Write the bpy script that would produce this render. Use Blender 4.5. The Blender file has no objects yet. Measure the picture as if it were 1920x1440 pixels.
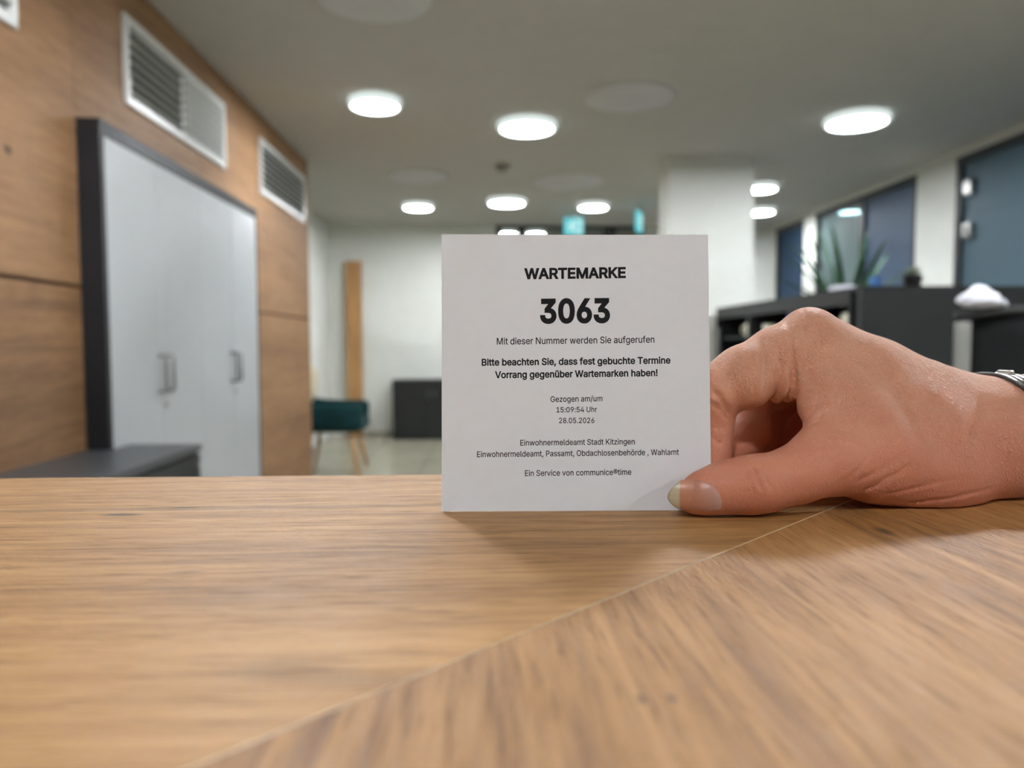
import bpy, bmesh, math, random
import numpy as np
from mathutils import Vector, Matrix

# ------------------------------------------------------------------ camera, world, exposure
S = bpy.context.scene
COL = S.collection
EYE = 1.15                     # the phone is held 5 cm above the counter top
TOP = EYE - 0.0495             # counter top height
cam_data = bpy.data.cameras.new('camera')
cam = bpy.data.objects.new('camera', cam_data)
COL.objects.link(cam)
cam_data.sensor_width = 36.0
cam_data.lens = 1386.0 / 1920.0 * 36.0
cam_data.clip_start = 0.005
cam_data.clip_end = 60
YAW = math.atan2(48, math.hypot(1386, 75)); PITCH = math.atan2(75, 1386); ROLL = 0.0026
cam.matrix_world = (Matrix.Translation((0, 0, EYE)) @ Matrix.Rotation(-YAW, 4, 'Z')
                    @ Matrix.Rotation(math.pi / 2 - PITCH, 4, 'X') @ Matrix.Rotation(-ROLL, 4, 'Z'))
cam_data.dof.use_dof = True
cam_data.dof.focus_distance = 0.216
cam_data.dof.aperture_fstop = 11.0
S.camera = cam
world = bpy.data.worlds.new('world')
S.world = world
world.use_nodes = True
world.node_tree.nodes['Background'].inputs[0].default_value = (0.5, 0.6, 0.7, 1)
world.node_tree.nodes['Background'].inputs[1].default_value = 0.05
S.view_settings.view_transform = 'Standard'
S.view_settings.look = 'None'
S.view_settings.gamma = 1.0
S.view_settings.exposure = 0.0
S.view_settings.use_curve_mapping = False
S.cycles.use_denoising = True
S.cycles.max_bounces = 12
S.cycles.diffuse_bounces = 6
S.cycles.sample_clamp_indirect = 6.0
LAMP = 345.0                   # light given by each round ceiling lamp

# ------------------------------------------------------------------ helpers
def srgb(r, g, b):
    f = lambda c: c / 12.92 if c <= 0.04045 else ((c + 0.055) / 1.055) ** 2.4
    return (f(r / 255), f(g / 255), f(b / 255), 1.0)

def tag(o, label=None, cat=None, group=None, kind=None):
    if label: o['label'] = label
    if cat: o['category'] = cat
    if group: o['group'] = group
    if kind: o['kind'] = kind
    return o

def empty(name, loc=(0, 0, 0), rz=0.0):
    o = bpy.data.objects.new(name, None)
    o.location = loc
    o.rotation_euler = (0, 0, rz)
    o.empty_display_size = 0.05
    COL.objects.link(o)
    return o

class MB:
    """collects shapes; build() links them as ONE mesh object"""
    def __init__(self):
        self.v = []; self.f = []; self.mi = []; self.sm = []
    def add(self, verts, faces, mi=0, smooth=False):
        b = len(self.v)
        self.v += [tuple(p) for p in verts]
        for f in faces:
            self.f.append([b + i for i in f]); self.mi.append(mi); self.sm.append(smooth)
    def box(self, x0, x1, y0, y1, z0, z1, mi=0, bev=0.0, mat=None):
        bm = bmesh.new()
        bmesh.ops.create_cube(bm, size=1)
        for v in bm.verts:
            v.co = Vector(((x0 + x1) / 2 + v.co.x * (x1 - x0), (y0 + y1) / 2 + v.co.y * (y1 - y0), (z0 + z1) / 2 + v.co.z * (z1 - z0)))
        if bev > 0:
            bmesh.ops.bevel(bm, geom=bm.edges[:], offset=bev, segments=2, profile=0.7, affect='EDGES')
        if mat is not None:
            bmesh.ops.transform(bm, matrix=mat, verts=bm.verts)
        self.bm(bm, mi)
        return self
    def bm(self, bm, mi=0, smooth=False):
        bm.verts.index_update()
        self.add([v.co[:] for v in bm.verts], [[v.index for v in f.verts] for f in bm.faces], mi, smooth)
        bm.free()
    def prism(self, pts, z0, z1, mi=0):
        n = len(pts)
        self.add([(x, y, z0) for x, y in pts] + [(x, y, z1) for x, y in pts],
                 [list(range(n))[::-1], list(range(n, 2 * n))] + [[i, (i + 1) % n, n + (i + 1) % n, n + i] for i in range(n)], mi)
        return self
    def lathe(self, prof, c=(0, 0, 0), n=40, mi=0, smooth=True, mat=None):
        vs = []; fs = []
        for r, z in prof:
            for k in range(n):
                a = 2 * math.pi * k / n
                vs.append(Vector((r * math.cos(a), r * math.sin(a), z)))
        for i in range(len(prof) - 1):
            for k in range(n):
                fs.append([i * n + k, i * n + (k + 1) % n, (i + 1) * n + (k + 1) % n, (i + 1) * n + k])
        if prof[0][0] > 1e-6: fs.append(list(range(n))[::-1])
        if prof[-1][0] > 1e-6: fs.append([(len(prof) - 1) * n + k for k in range(n)])
        if mat is not None: vs = [mat @ v for v in vs]
        self.add([(v.x + c[0], v.y + c[1], v.z + c[2]) for v in vs], fs, mi, smooth)
        return self
    def tube(self, pts, r, n=12, mi=0, closed=False):
        P = [Vector(p) for p in pts]; m = len(P)
        R = r if isinstance(r, (list, tuple)) else [r] * m
        vs = []; prev = None
        for i in range(m):
            t = (P[(i + 1) % m] - P[i - 1]) if closed else (P[min(i + 1, m - 1)] - P[max(i - 1, 0)])
            t.normalize()
            if prev is None:
                a = t.orthogonal().normalized()
            else:
                a = (prev - t * prev.dot(t)).normalized()
            prev = a; b = t.cross(a)
            for k in range(n):
                an = 2 * math.pi * k / n
                vs.append(P[i] + (a * math.cos(an) + b * math.sin(an)) * R[i])
        fs = []
        for i in range(m if closed else m - 1):
            for k in range(n):
                j = (i + 1) % m
                fs.append([i * n + k, i * n + (k + 1) % n, j * n + (k + 1) % n, j * n + k])
        if not closed:
            fs.append(list(range(n))[::-1]); fs.append([(m - 1) * n + k for k in range(n)])
        self.add(vs, fs, mi, True)
        return self
    def build(self, name, mats, parent=None, loc=None, rz=None):
        me = bpy.data.meshes.new(name)
        me.from_pydata(self.v, [], self.f)
        for m in (mats if isinstance(mats, (list, tuple)) else [mats]): me.materials.append(m)
        me.polygons.foreach_set('material_index', self.mi)
        me.polygons.foreach_set('use_smooth', self.sm)
        me.update()
        o = bpy.data.objects.new(name, me)
        COL.objects.link(o)
        if parent is not None: o.parent = parent
        if loc is not None: o.location = loc
        if rz is not None: o.rotation_euler = (0, 0, rz)
        return o

def box(name, dims, mat, parent=None, bev=0.0):
    return MB().box(*dims, bev=bev).build(name, mat, parent)

def struct(o):
    o['kind'] = 'structure'
    return o

class NT:
    """small helper around a material's node tree"""
    def __init__(self, name):
        self.m = bpy.data.materials.new(name); self.m.use_nodes = True
        self.t = self.m.node_tree; self.t.nodes.clear()
        self.out = self.n('ShaderNodeOutputMaterial')
    def n(self, typ, **kw):
        nd = self.t.nodes.new(typ)
        for k, v in kw.items():
            if k.startswith('i_'):
                nd.inputs[k[2:].replace('_', ' ')].default_value = v
            else:
                setattr(nd, k, v)
        return nd
    def l(self, a, b): self.t.links.new(a, b)
    def math(self, op, a, b=None, clamp=False):
        nd = self.n('ShaderNodeMath', operation=op, use_clamp=clamp)
        for i, x in enumerate((a, b)):
            if x is None: continue
            if isinstance(x, (int, float)): nd.inputs[i].default_value = x
            else: self.l(x, nd.inputs[i])
        return nd.outputs[0]
    def coord(self, scale=(1, 1, 1), rot=(0, 0, 0), loc=(0, 0, 0), src='Object'):
        tc = self.n('ShaderNodeTexCoord'); mp = self.n('ShaderNodeMapping')
        mp.inputs['Scale'].default_value = scale; mp.inputs['Rotation'].default_value = rot; mp.inputs['Location'].default_value = loc
        self.l(tc.outputs[src], mp.inputs['Vector']); return mp.outputs[0]
    def noise(self, vec, scale=1.0, detail=2.0, rough=0.5, dist=0.0):
        nd = self.n('ShaderNodeTexNoise'); nd.inputs['Scale'].default_value = scale; nd.inputs['Detail'].default_value = detail
        nd.inputs['Roughness'].default_value = rough; nd.inputs['Distortion'].default_value = dist
        if vec is not None: self.l(vec, nd.inputs['Vector'])
        return nd.outputs['Fac']
    def ramp(self, fac, stops):
        nd = self.n('ShaderNodeValToRGB'); e = nd.color_ramp.elements
        while len(e) < len(stops): e.new(0.5)
        for i, (p, c) in enumerate(stops):
            e[i].position = p; e[i].color = c
        self.l(fac, nd.inputs[0]); return nd.outputs[0]
    def mixc(self, fac, a, b, mode='MIX'):
        nd = self.n('ShaderNodeMix', data_type='RGBA', blend_type=mode)
        for s, x in ((nd.inputs[0], fac), (nd.inputs[6], a), (nd.inputs[7], b)):
            if isinstance(x, (int, float)): s.default_value = x
            elif isinstance(x, tuple): s.default_value = x
            else: self.l(x, s)
        return nd.outputs[2]
    def maprange(self, v, a, b, c, d, smooth=False):
        nd = self.n('ShaderNodeMapRange'); nd.interpolation_type = 'SMOOTHSTEP' if smooth else 'LINEAR'
        self.l(v, nd.inputs[0])
        for i, x in enumerate((a, b, c, d)): nd.inputs[1 + i].default_value = x
        return nd.outputs[0]
    def bump(self, h, strength=0.3, dist=0.001, normal=None):
        nd = self.n('ShaderNodeBump'); nd.inputs['Strength'].default_value = strength; nd.inputs['Distance'].default_value = dist
        self.l(h, nd.inputs['Height'])
        if normal is not None: self.l(normal, nd.inputs['Normal'])
        return nd.outputs[0]
    def bsdf(self, color, rough=0.5, spec=0.5, metal=0.0, normal=None, **kw):
        b = self.n('ShaderNodeBsdfPrincipled')
        for k, x in (('Base Color', color), ('Roughness', rough), ('Specular IOR Level', spec), ('Metallic', metal)):
            if isinstance(x, (int, float, tuple)): b.inputs[k].default_value = x
            else: self.l(x, b.inputs[k])
        if normal is not None: self.l(normal, b.inputs['Normal'])
        for k, x in kw.items():
            b.inputs[k.replace('_', ' ')].default_value = x
        self.l(b.outputs[0], self.out.inputs[0]); return b

def plain(name, rgb, rough=0.5, spec=0.5, metal=0.0, var=0.06, scale=6.0, bump=0.0, bscale=200.0):
    """a surface of one colour with a slight unevenness"""
    t = NT(name)
    c = srgb(*rgb)
    v = t.coord()
    n = t.noise(v, scale, 4.0)
    lo = tuple(x * (1 - var) for x in c[:3]) + (1,); hi = tuple(min(1, x * (1 + var)) for x in c[:3]) + (1,)
    colr = t.ramp(n, [(0.3, lo), (0.7, hi)])
    nm = t.bump(t.noise(v, bscale, 2.0), bump, 0.0005) if bump > 0 else None
    t.bsdf(colr, rough, spec, metal, nm)
    return t.m

def emit(name, rgb, strength, lin=False):
    t = NT(name); e = t.n('ShaderNodeEmission')
    e.inputs[0].default_value = rgb if lin else srgb(*rgb); e.inputs[1].default_value = strength
    t.l(e.outputs[0], t.out.inputs[0]); return t.m

def glass(name, tint, rough=0.0, refl=0.12):
    """thin pane: lets light through, mirrors a little"""
    t = NT(name)
    tr = t.n('ShaderNodeBsdfTransparent'); tr.inputs[0].default_value = tint
    gl = t.n('ShaderNodeBsdfGlossy'); gl.inputs['Roughness'].default_value = rough
    fr = t.n('ShaderNodeLayerWeight'); fr.inputs[0].default_value = 0.25
    mx = t.n('ShaderNodeMixShader')
    f = t.math('ADD', t.math('MULTIPLY', fr.outputs['Fresnel'], 0.8), refl * 0.3, True)
    t.l(f, mx.inputs[0]); t.l(tr.outputs[0], mx.inputs[1]); t.l(gl.outputs[0], mx.inputs[2]); t.l(mx.outputs[0], t.out.inputs[0])
    return t.m

def frosted(name, col, clear):
    """pane with a matte film: part see-through, part milky"""
    t = NT(name)
    tr = t.n('ShaderNodeBsdfTransparent'); tr.inputs[0].default_value = col
    tl = t.n('ShaderNodeBsdfTranslucent'); tl.inputs[0].default_value = col
    df = t.n('ShaderNodeBsdfDiffuse'); df.inputs[0].default_value = col
    gl = t.n('ShaderNodeBsdfGlossy'); gl.inputs['Roughness'].default_value = 0.5
    def mix(f, a, b):
        m = t.n('ShaderNodeMixShader'); m.inputs[0].default_value = f; t.l(a.outputs[0], m.inputs[1]); t.l(b.outputs[0], m.inputs[2]); return m
    o = mix(0.06, mix(clear, mix(0.3, df, tl), tr), gl)
    t.l(o.outputs[0], t.out.inputs[0])
    return t.m

def oak(name, axis, light, mid, dark, knots=(), scale=1.0, rough=0.42, warp=1.0, offset=(0, 0, 0), bump=0.25, contrast=1.0, ringw=0.42, porew=0.34):
    """oak decor: long streaks, growth lines and pores along one axis (0 = x, 1 = y, 2 = z)"""
    t = NT(name)
    tc = t.n('ShaderNodeTexCoord')
    mp = t.n('ShaderNodeMapping'); mp.inputs['Location'].default_value = offset
    t.l(tc.outputs['Object'], mp.inputs['Vector'])
    P = mp.outputs[0]
    # gentle sideways wander of the grain
    wn = t.n('ShaderNodeTexNoise'); wn.inputs['Scale'].default_value = 1.0; wn.inputs['Detail'].default_value = 2.0
    sc = [14 * scale] * 3; sc[axis] = 3.2 * scale
    wm = t.n('ShaderNodeMapping'); wm.inputs['Scale'].default_value = sc; t.l(P, wm.inputs['Vector']); t.l(wm.outputs[0], wn.inputs['Vector'])
    sub = t.n('ShaderNodeVectorMath', operation='SUBTRACT'); t.l(wn.outputs['Color'], sub.inputs[0]); sub.inputs[1].default_value = (0.5, 0.5, 0.5)
    mul = t.n('ShaderNodeVectorMath', operation='SCALE'); t.l(sub.outputs[0], mul.inputs[0]); mul.inputs['Scale'].default_value = 0.018 * warp / scale
    add = t.n('ShaderNodeVectorMath', operation='ADD'); t.l(P, add.inputs[0]); t.l(mul.outputs[0], add.inputs[1])
    Q = add.outputs[0]
    def stretched(a, c):
        s = [a * scale] * 3; s[axis] = c * scale
        m = t.n('ShaderNodeMapping'); m.inputs['Scale'].default_value = s; t.l(Q, m.inputs['Vector']); return m.outputs[0]
    broad = t.noise(stretched(11, 1.3), 1.0, 3.0, 0.5)
    streak = t.noise(stretched(70, 5.0), 1.0, 4.0, 0.6)
    ring = t.noise(stretched(230, 9.0), 1.0, 2.0, 0.5)
    pore = t.noise(stretched(900, 75), 1.0, 2.0, 0.6)
    cloud = t.noise(stretched(26, 12.0), 1.0, 6.0, 0.7)
    fine = t.noise(stretched(520, 26.0), 1.0, 2.0, 0.55)
    f = t.math('ADD', t.math('MULTIPLY', broad, 0.8), t.math('MULTIPLY', streak, 0.55))
    f = t.math('ADD', f, t.math('MULTIPLY', ring, ringw))
    f = t.math('ADD', f, t.math('MULTIPLY', fine, ringw * 0.95))
    f = t.math('ADD', f, t.math('MULTIPLY', cloud, 0.40))
    mean = 0.875 + 0.975 * ringw
    f = t.maprange(f, mean - 0.36 / contrast, mean + 0.36 / contrast, 0.0, 1.0)
    col = t.ramp(f, [(0.0, dark), (0.38, mid), (0.72, light), (1.0, tuple(min(1, x * 1.1) for x in light[:3]) + (1,))])
    pf = t.maprange(pore, 0.30, 0.46, 1.0, 0.0)
    col = t.mixc(t.math('MULTIPLY', pf, porew), col, tuple(x * 0.55 for x in dark[:3]) + (1,))
    for kx, ky, kz, ra, rb, st in knots:      # dark knots where the decor has them
        d = t.n('ShaderNodeVectorMath', operation='SUBTRACT'); t.l(Q, d.inputs[0]); d.inputs[1].default_value = (kx + offset[0], ky + offset[1], kz + offset[2])
        s = [1 / rb] * 3; s[axis] = 1 / ra
        mm = t.n('ShaderNodeVectorMath', operation='MULTIPLY'); t.l(d.outputs[0], mm.inputs[0]); mm.inputs[1].default_value = s
        ln = t.n('ShaderNodeVectorMath', operation='LENGTH'); t.l(mm.outputs[0], ln.inputs[0])
        nn = t.math('ADD', ln.outputs['Value'], t.math('MULTIPLY', t.math('SUBTRACT', streak, 0.5), 1.6))
        k = t.maprange(nn, 0.25, 1.0, st, 0.0, True)
        col = t.mixc(k, col, tuple(x * 0.28 for x in dark[:3]) + (1,))
    h = t.math('ADD', t.math('MULTIPLY', pore, 0.6), t.math('MULTIPLY', t.noise(stretched(1900, 420), 1.0, 2.0), 0.8))
    nm = t.bump(h, bump, 0.0004)
    rg = t.maprange(pore, 0.3, 0.7, rough + 0.1, rough - 0.06)
    t.bsdf(col, rg, 0.5, 0.0, nm)
    return t.m

# ------------------------------------------------------------------ materials
def lin(*c): return srgb(*c)
KN_A = [(-0.1075, 0.2195, TOP, 0.0075, 0.0022, 0.9), (-0.0925, 0.2275, TOP, 0.006, 0.0016, 0.7),
        (-0.066, 0.1615, TOP, 0.007, 0.0024, 0.55), (-0.0905, 0.1365, TOP, 0.0045, 0.0022, 0.6),
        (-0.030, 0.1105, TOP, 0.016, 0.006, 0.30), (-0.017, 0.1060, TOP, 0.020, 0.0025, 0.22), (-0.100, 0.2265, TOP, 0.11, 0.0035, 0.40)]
KN_B = [(0.108, 0.188, TOP, 0.006, 0.0028, 0.85), (0.0185, 0.099, TOP, 0.0022, 0.0012, 0.6), (0.0235, 0.099, TOP, 0.0022, 0.0012, 0.6), (0.0450, 0.1290, TOP, 0.030, 0.006, 0.22)]
M_OAK_A = oak('oak worktop grain across', 0, lin(186, 142, 88), lin(168, 124, 72), lin(126, 87, 50), KN_A, 1.0, 0.50, 1.0, (3.1, 0.7, 0.2), 0.8, 0.95, 0.7, 0.45)
M_OAK_B = oak('oak worktop grain lengthwise', 1, lin(186, 140, 86), lin(166, 121, 69), lin(124, 85, 48), KN_B, 1.0, 0.50, 1.0, (1.3, 5.2, 0.4), 0.8, 0.95, 0.7, 0.45)
WK = [(-1.45, 2.33, 1.74, 0.03, 0.022, 0.9), (-1.45, 2.50, 1.60, 0.035, 0.025, 0.9), (-1.45, 2.2, 0.95, 0.04, 0.02, 0.7), (-1.45, 2.45, 1.12, 0.03, 0.018, 0.8),
      (-1.45, 2.62, 1.55, 0.03, 0.018, 0.7), (-1.45, 3.9, 2.02, 0.04, 0.02, 0.5)]
M_OAK_WALL = oak('oak wall cladding', 1, lin(154, 117, 82), lin(133, 98, 66), lin(108, 78, 52), WK, 0.17, 0.62, 1.6, (0.2, 0.9, 0.6), 0.1, 1.25, 0.3, 0.25)
M_OAK_POST = oak('oak post veneer', 2, lin(190, 146, 94), lin(168, 124, 76), lin(132, 92, 54), (), 0.3, 0.5)
M_GROOVE = plain('dark joint', (70, 48, 32), 0.8, 0.2)
M_WHITE = plain('white wall paint', (226, 228, 222), 0.85, 0.3, var=0.015, bump=0.05)
M_FOOT_SHADE = plain('pale grey foot shade', (176, 172, 158), 0.6, 0.3)
M_CEIL = plain('ceiling paint', (205, 203, 199), 0.9, 0.2, var=0.015)
M_DISC = plain('unlit lamp disc', (226, 226, 230), 0.7, 0.3, var=0.01)
def floor_mat():
    t = NT('polished stone floor')
    v = t.coord((1, 1, 1))
    n = t.noise(v, 1.6, 6.0, 0.6); n2 = t.noise(v, 60, 3.0)
    c = t.ramp(t.math('ADD', t.math('MULTIPLY', n, 0.8), t.math('MULTIPLY', n2, 0.2)), [(0.3, srgb(150, 146, 128)), (0.7, srgb(178, 172, 152))])
    br = t.n('ShaderNodeTexBrick'); br.inputs['Scale'].default_value = 1.0; br.inputs['Mortar Size'].default_value = 0.003
    br.inputs['Brick Width'].default_value = 0.6; br.inputs['Row Height'].default_value = 0.6; br.offset = 0.0
    t.l(v, br.inputs['Vector'])
    c = t.mixc(br.outputs['Fac'], c, srgb(120, 116, 104))
    t.bsdf(c, 0.22, 0.5)
    return t.m
M_FLOOR = floor_mat()
M_FRAME_C = plain('anthracite wardrobe frame', (28, 30, 34), 0.55, 0.4, var=0.03)
M_GREY_LAM = plain('dark grey laminate', (66, 68, 72), 0.38, 0.5, var=0.03, bump=0.03)
M_ANTHRACITE = plain('anthracite board', (33, 35, 38), 0.5, 0.4, var=0.04)
M_BLACK = plain('black board', (26, 28, 29), 0.55, 0.4, var=0.05)
M_BLACK_FAB = plain('black mesh fabric', (24, 26, 27), 0.9, 0.2, var=0.1, scale=60, bump=0.4, bscale=900)
M_DOORW = plain('white cabinet door', (178, 181, 184), 0.45, 0.45, var=0.01)
M_STEEL = plain('brushed steel', (128, 128, 126), 0.35, 0.5, 1.0, var=0.06, scale=40)
M_ALU = plain('satin aluminium', (176, 177, 176), 0.42, 0.5, 1.0, var=0.04, scale=40)
M_VENT = plain('white painted metal', (224, 226, 224), 0.4, 0.5, var=0.01)
M_SLAT_SHADE = plain('dark duct', (16, 17, 17), 0.9, 0.1)
M_FRAME = plain('dark window frame', (52, 54, 57), 0.45, 0.4, var=0.03)
M_TEAL = plain('teal velvet', (4, 48, 52), 0.85, 0.3, var=0.2, scale=14, bump=0.3, bscale=500)
M_LEG = oak('beech leg', 2, lin(198, 158, 112), lin(180, 138, 92), lin(150, 108, 68), (), 0.6, 0.45)
M_CREAM = plain('cream cloth', (214, 203, 178), 0.95, 0.1, var=0.08, scale=30, bump=0.3, bscale=400)
M_CLOTH = plain('white cotton cloth', (226, 227, 238), 0.95, 0.1, var=0.03, scale=20, bump=0.2, bscale=500)
M_LEAF = plain('green leaf', (44, 84, 52), 0.45, 0.5, var=0.3, scale=20)
M_SUCC = plain('grey green succulent', (120, 132, 112), 0.6, 0.4, var=0.25, scale=60)
M_POT = plain('pale grey pot', (170, 168, 172), 0.6, 0.4, var=0.05)
M_POT_B = plain('black glazed pot', (16, 17, 18), 0.35, 0.5, var=0.1)
M_SOIL = plain('potting soil', (52, 38, 28), 0.95, 0.1, var=0.4, scale=120, bump=0.5)
M_MUG = plain('cream glazed ceramic', (240, 236, 214), 0.25, 0.5, var=0.01)
M_BLUE = plain('blue cardboard', (24, 58, 150), 0.6, 0.4, var=0.06)
M_BLUE_B = plain('pale blue plastic', (60, 110, 180), 0.4, 0.5, var=0.06)
M_OFFICE = plain('blue grey office paint', (150, 170, 182), 0.8, 0.3, var=0.03, scale=2)
M_CURTAIN = plain('pale blue curtain', (128, 164, 196), 0.9, 0.2, var=0.05, scale=20)
M_GLASS = glass('office window glass', (0.80, 0.86, 0.88, 1), 0.0, 0.2)
M_FROST = frosted('frosted office glass', srgb(104, 136, 152), 0.45)
M_FROST_B = frosted('blue frosted office glass', srgb(96, 118, 146), 0.35)
M_FROST_T = frosted('grey frosted office glass', srgb(136, 154, 156), 0.35)
M_FROST_D = frosted('dark blue frosted office glass', srgb(62, 92, 126), 0.3)
M_GLASS_D = glass('entrance door glass', (0.86, 0.88, 0.86, 1), 0.0, 0.3)
M_DET = plain('grey smoke detector plastic', (150, 147, 140), 0.6, 0.4)

def lamp_mat():
    """opal diffuser: brightest in the middle, paler towards its rim"""
    t = NT('lit opal diffuser')
    tc = t.n('ShaderNodeTexCoord')
    ln = t.n('ShaderNodeVectorMath', operation='LENGTH')
    m = t.n('ShaderNodeMapping'); m.inputs['Scale'].default_value = (2, 2, 0); m.inputs['Location'].default_value = (-1, -1, 0)
    t.l(tc.outputs['Generated'], m.inputs['Vector']); t.l(m.outputs[0], ln.inputs[0])
    e = t.n('ShaderNodeEmission'); e.inputs[0].default_value = (0.93, 0.965, 1.0, 1)
    s = t.maprange(ln.outputs['Value'], 0.60, 1.0, LAMP * 1.15, 1.0, True)
    t.l(s, e.inputs[1]); t.l(e.outputs[0], t.out.inputs[0]); return t.m
M_LAMP = lamp_mat()
M_LAMPRIM = emit('lit opal rim', (238, 250, 246), 0.95)

# ------------------------------------------------------------------ the room shell
XL, XR, YF, YB, ZC = -1.45, 3.65, -3.2, 9.35, 2.64
struct(box('floor', (-2.6, 6.6, YF - 0.2, 12.6, -0.1, 0.0), M_FLOOR))
struct(box('ceiling', (-2.6, 6.6, YF - 0.2, 12.6, ZC, ZC + 0.1), M_CEIL))
# oak-clad partition on the left, two rows of boards with a shadow joint between them
wl = struct(empty('wall_left'))
box('core', (-1.80, -1.462, YF, 6.14, 0.0, ZC), M_GROOVE, wl)
box('end_panel', (-1.80, XL, 6.14, 6.16, 0.0, ZC), M_OAK_WALL, wl)
ys = [YF, 0.2, 2.715, 4.52, 6.14]
for a, b in zip(ys[:-1], ys[1:]):
    box('panel', (-1.464, XL, a + 0.0012, b - 0.0012, 0.0, 1.352), M_OAK_WALL, wl, 0.001)
    box('panel', (-1.464, XL, a + 0.0012, b - 0.0012, 1.366, ZC - 0.012), M_OAK_WALL, wl, 0.001)
struct(box('wall_recess', (-2.15, -1.95, 6.0, YB, 0.0, ZC), M_WHITE))
struct(box('wall_recess_side', (-1.95, -1.80, 5.9, 6.0, 0.0, ZC), M_WHITE))
# far wall with the opening of the glazed entrance
DX0, DX1, DZ = 0.128, 2.0, 2.638
wb = MB()
wb.box(-2.15, DX0, YB, YB + 0.2, 0, ZC); wb.box(DX1, 6.6, YB, YB + 0.2, 0, ZC); wb.box(DX0, DX1, YB, YB + 0.2, DZ, ZC)
struct(wb.build('wall_back', M_WHITE))
bb = MB(); bb.box(-1.53, DX0 - 0.002, YB - 0.012, YB, 0, 0.06); bb.box(DX1 + 0.002, XR, YB - 0.012, YB, 0, 0.06)
struct(bb.build('shade_strip_back', M_FOOT_SHADE))  # grey strip stands in for the faint shadow along the wall foot
struct(box('wall_front', (-2.6, 6.6, YF - 0.2, YF, 0, ZC), M_WHITE))
struct(box('trim_1', (-1.735, -1.55, YB - 0.09, YB, 0.0, 2.18), M_OAK_POST, None, 0.004))
# entrance behind the ticket: dark frame, panes
d1 = struct(empty('door_1', (0, 0, 0)))
fr = MB()
fr.box(DX0, DX1, YB + 0.02, YB + 0.10, DZ - 0.04, DZ)
for a, b in ((DX0, DX0 + 0.07), (0.40, 0.50), (1.50, 1.64), (DX1 - 0.07, DX1)):
    fr.box(a, b, YB + 0.02, YB + 0.10, 0.0, DZ - 0.04)
fr.box(DX0, DX1, YB + 0.02, YB + 0.10, 0.0, 0.08)
fr.build('door_frame', M_FRAME, d1)
for a, b in ((DX0 + 0.07, 0.40), (0.50, 1.50), (1.64, DX1 - 0.07)):
    box('pane', (a, b, YB + 0.055, YB + 0.063, 0.08, DZ - 0.04), M_GLASS_D, d1)
MB().tube([(1.44, YB - 0.03, 0.9), (1.44, YB - 0.03, 1.3)], 0.012).build('door_handle', M_STEEL, d1)
# hall beyond the entrance
struct(box('wall_hall', (-2.6, 6.6, 12.4, 12.6, 0, ZC), M_WHITE))
# white pillar
struct(box('pillar', (1.47, 2.16, 5.95, 6.30, 0, ZC), M_WHITE, None, 0.004))
# right-hand wall: masonry piers and floor-to-ceiling office glazing
WZ = 2.58
wr = MB()
wr.box(XR, XR + 0.14, YF, 2.9, 0, ZC); wr.box(XR, XR + 0.14, 2.9, YB, WZ, ZC)
for a, b in ((5.70, 6.22), (8.15, 8.45), (9.28, YB)): wr.box(XR, XR + 0.14, a, b, 0, WZ)
struct(wr.build('wall_right', M_WHITE))
def office_window(name, y0, y1, mull=(), fittings=(), panes=()):
    w = struct(empty(name))
    f = MB(); t = 0.055
    f.box(XR + 0.005, XR + 0.085, y0, y1, WZ - t, WZ); f.box(XR + 0.005, XR + 0.085, y0, y1, 0.0, 0.07)
    edges = [y0] + list(mull) + [y1]
    for i, y in enumerate(edges):
        a = y if i == 0 else (y - t if i == len(edges) - 1 else y - t / 2)
        f.box(XR + 0.005, XR + 0.085, a, a + t, 0.07, WZ - t)
    f.build('window_frame', M_FRAME, w)
    for i in range(len(edges) - 1):
        a = edges[i] + (t if i == 0 else t / 2); b = edges[i + 1] - (t if i == len(edges) - 2 else t / 2)
        box('pane', (XR + 0.04, XR + 0.048, a, b, 0.07, WZ - t), panes[i], w)
    for y, z in fittings:
        MB().box(XR + 0.0, XR + 0.085, y - 0.05, y + 0.05, z - 0.06, z + 0.06, bev=0.012).build('clamp', M_STEEL, w)
    return w
office_window('window_1', 2.9, 5.70, (), ((5.56, 2.33), (5.56, 2.0)), (M_FROST,))
office_window('window_2', 6.22, 8.15, (7.16,), (), (M_FROST_B, M_FROST_T))
office_window('window_3', 8.45, 9.28, (), (), (M_FROST_D,))
# offices behind the glazing
struct(box('wall_office', (6.4, 6.6, YF, YB, 0, ZC), M_OFFICE))
struct(box('wall_office_near', (XR + 0.14, 6.4, 2.6, 2.7, 0, ZC), M_OFFICE))
struct(box('wall_office_middle', (XR + 0.14, 6.4, 5.90, 6.0, 0, ZC), M_OFFICE))

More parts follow.
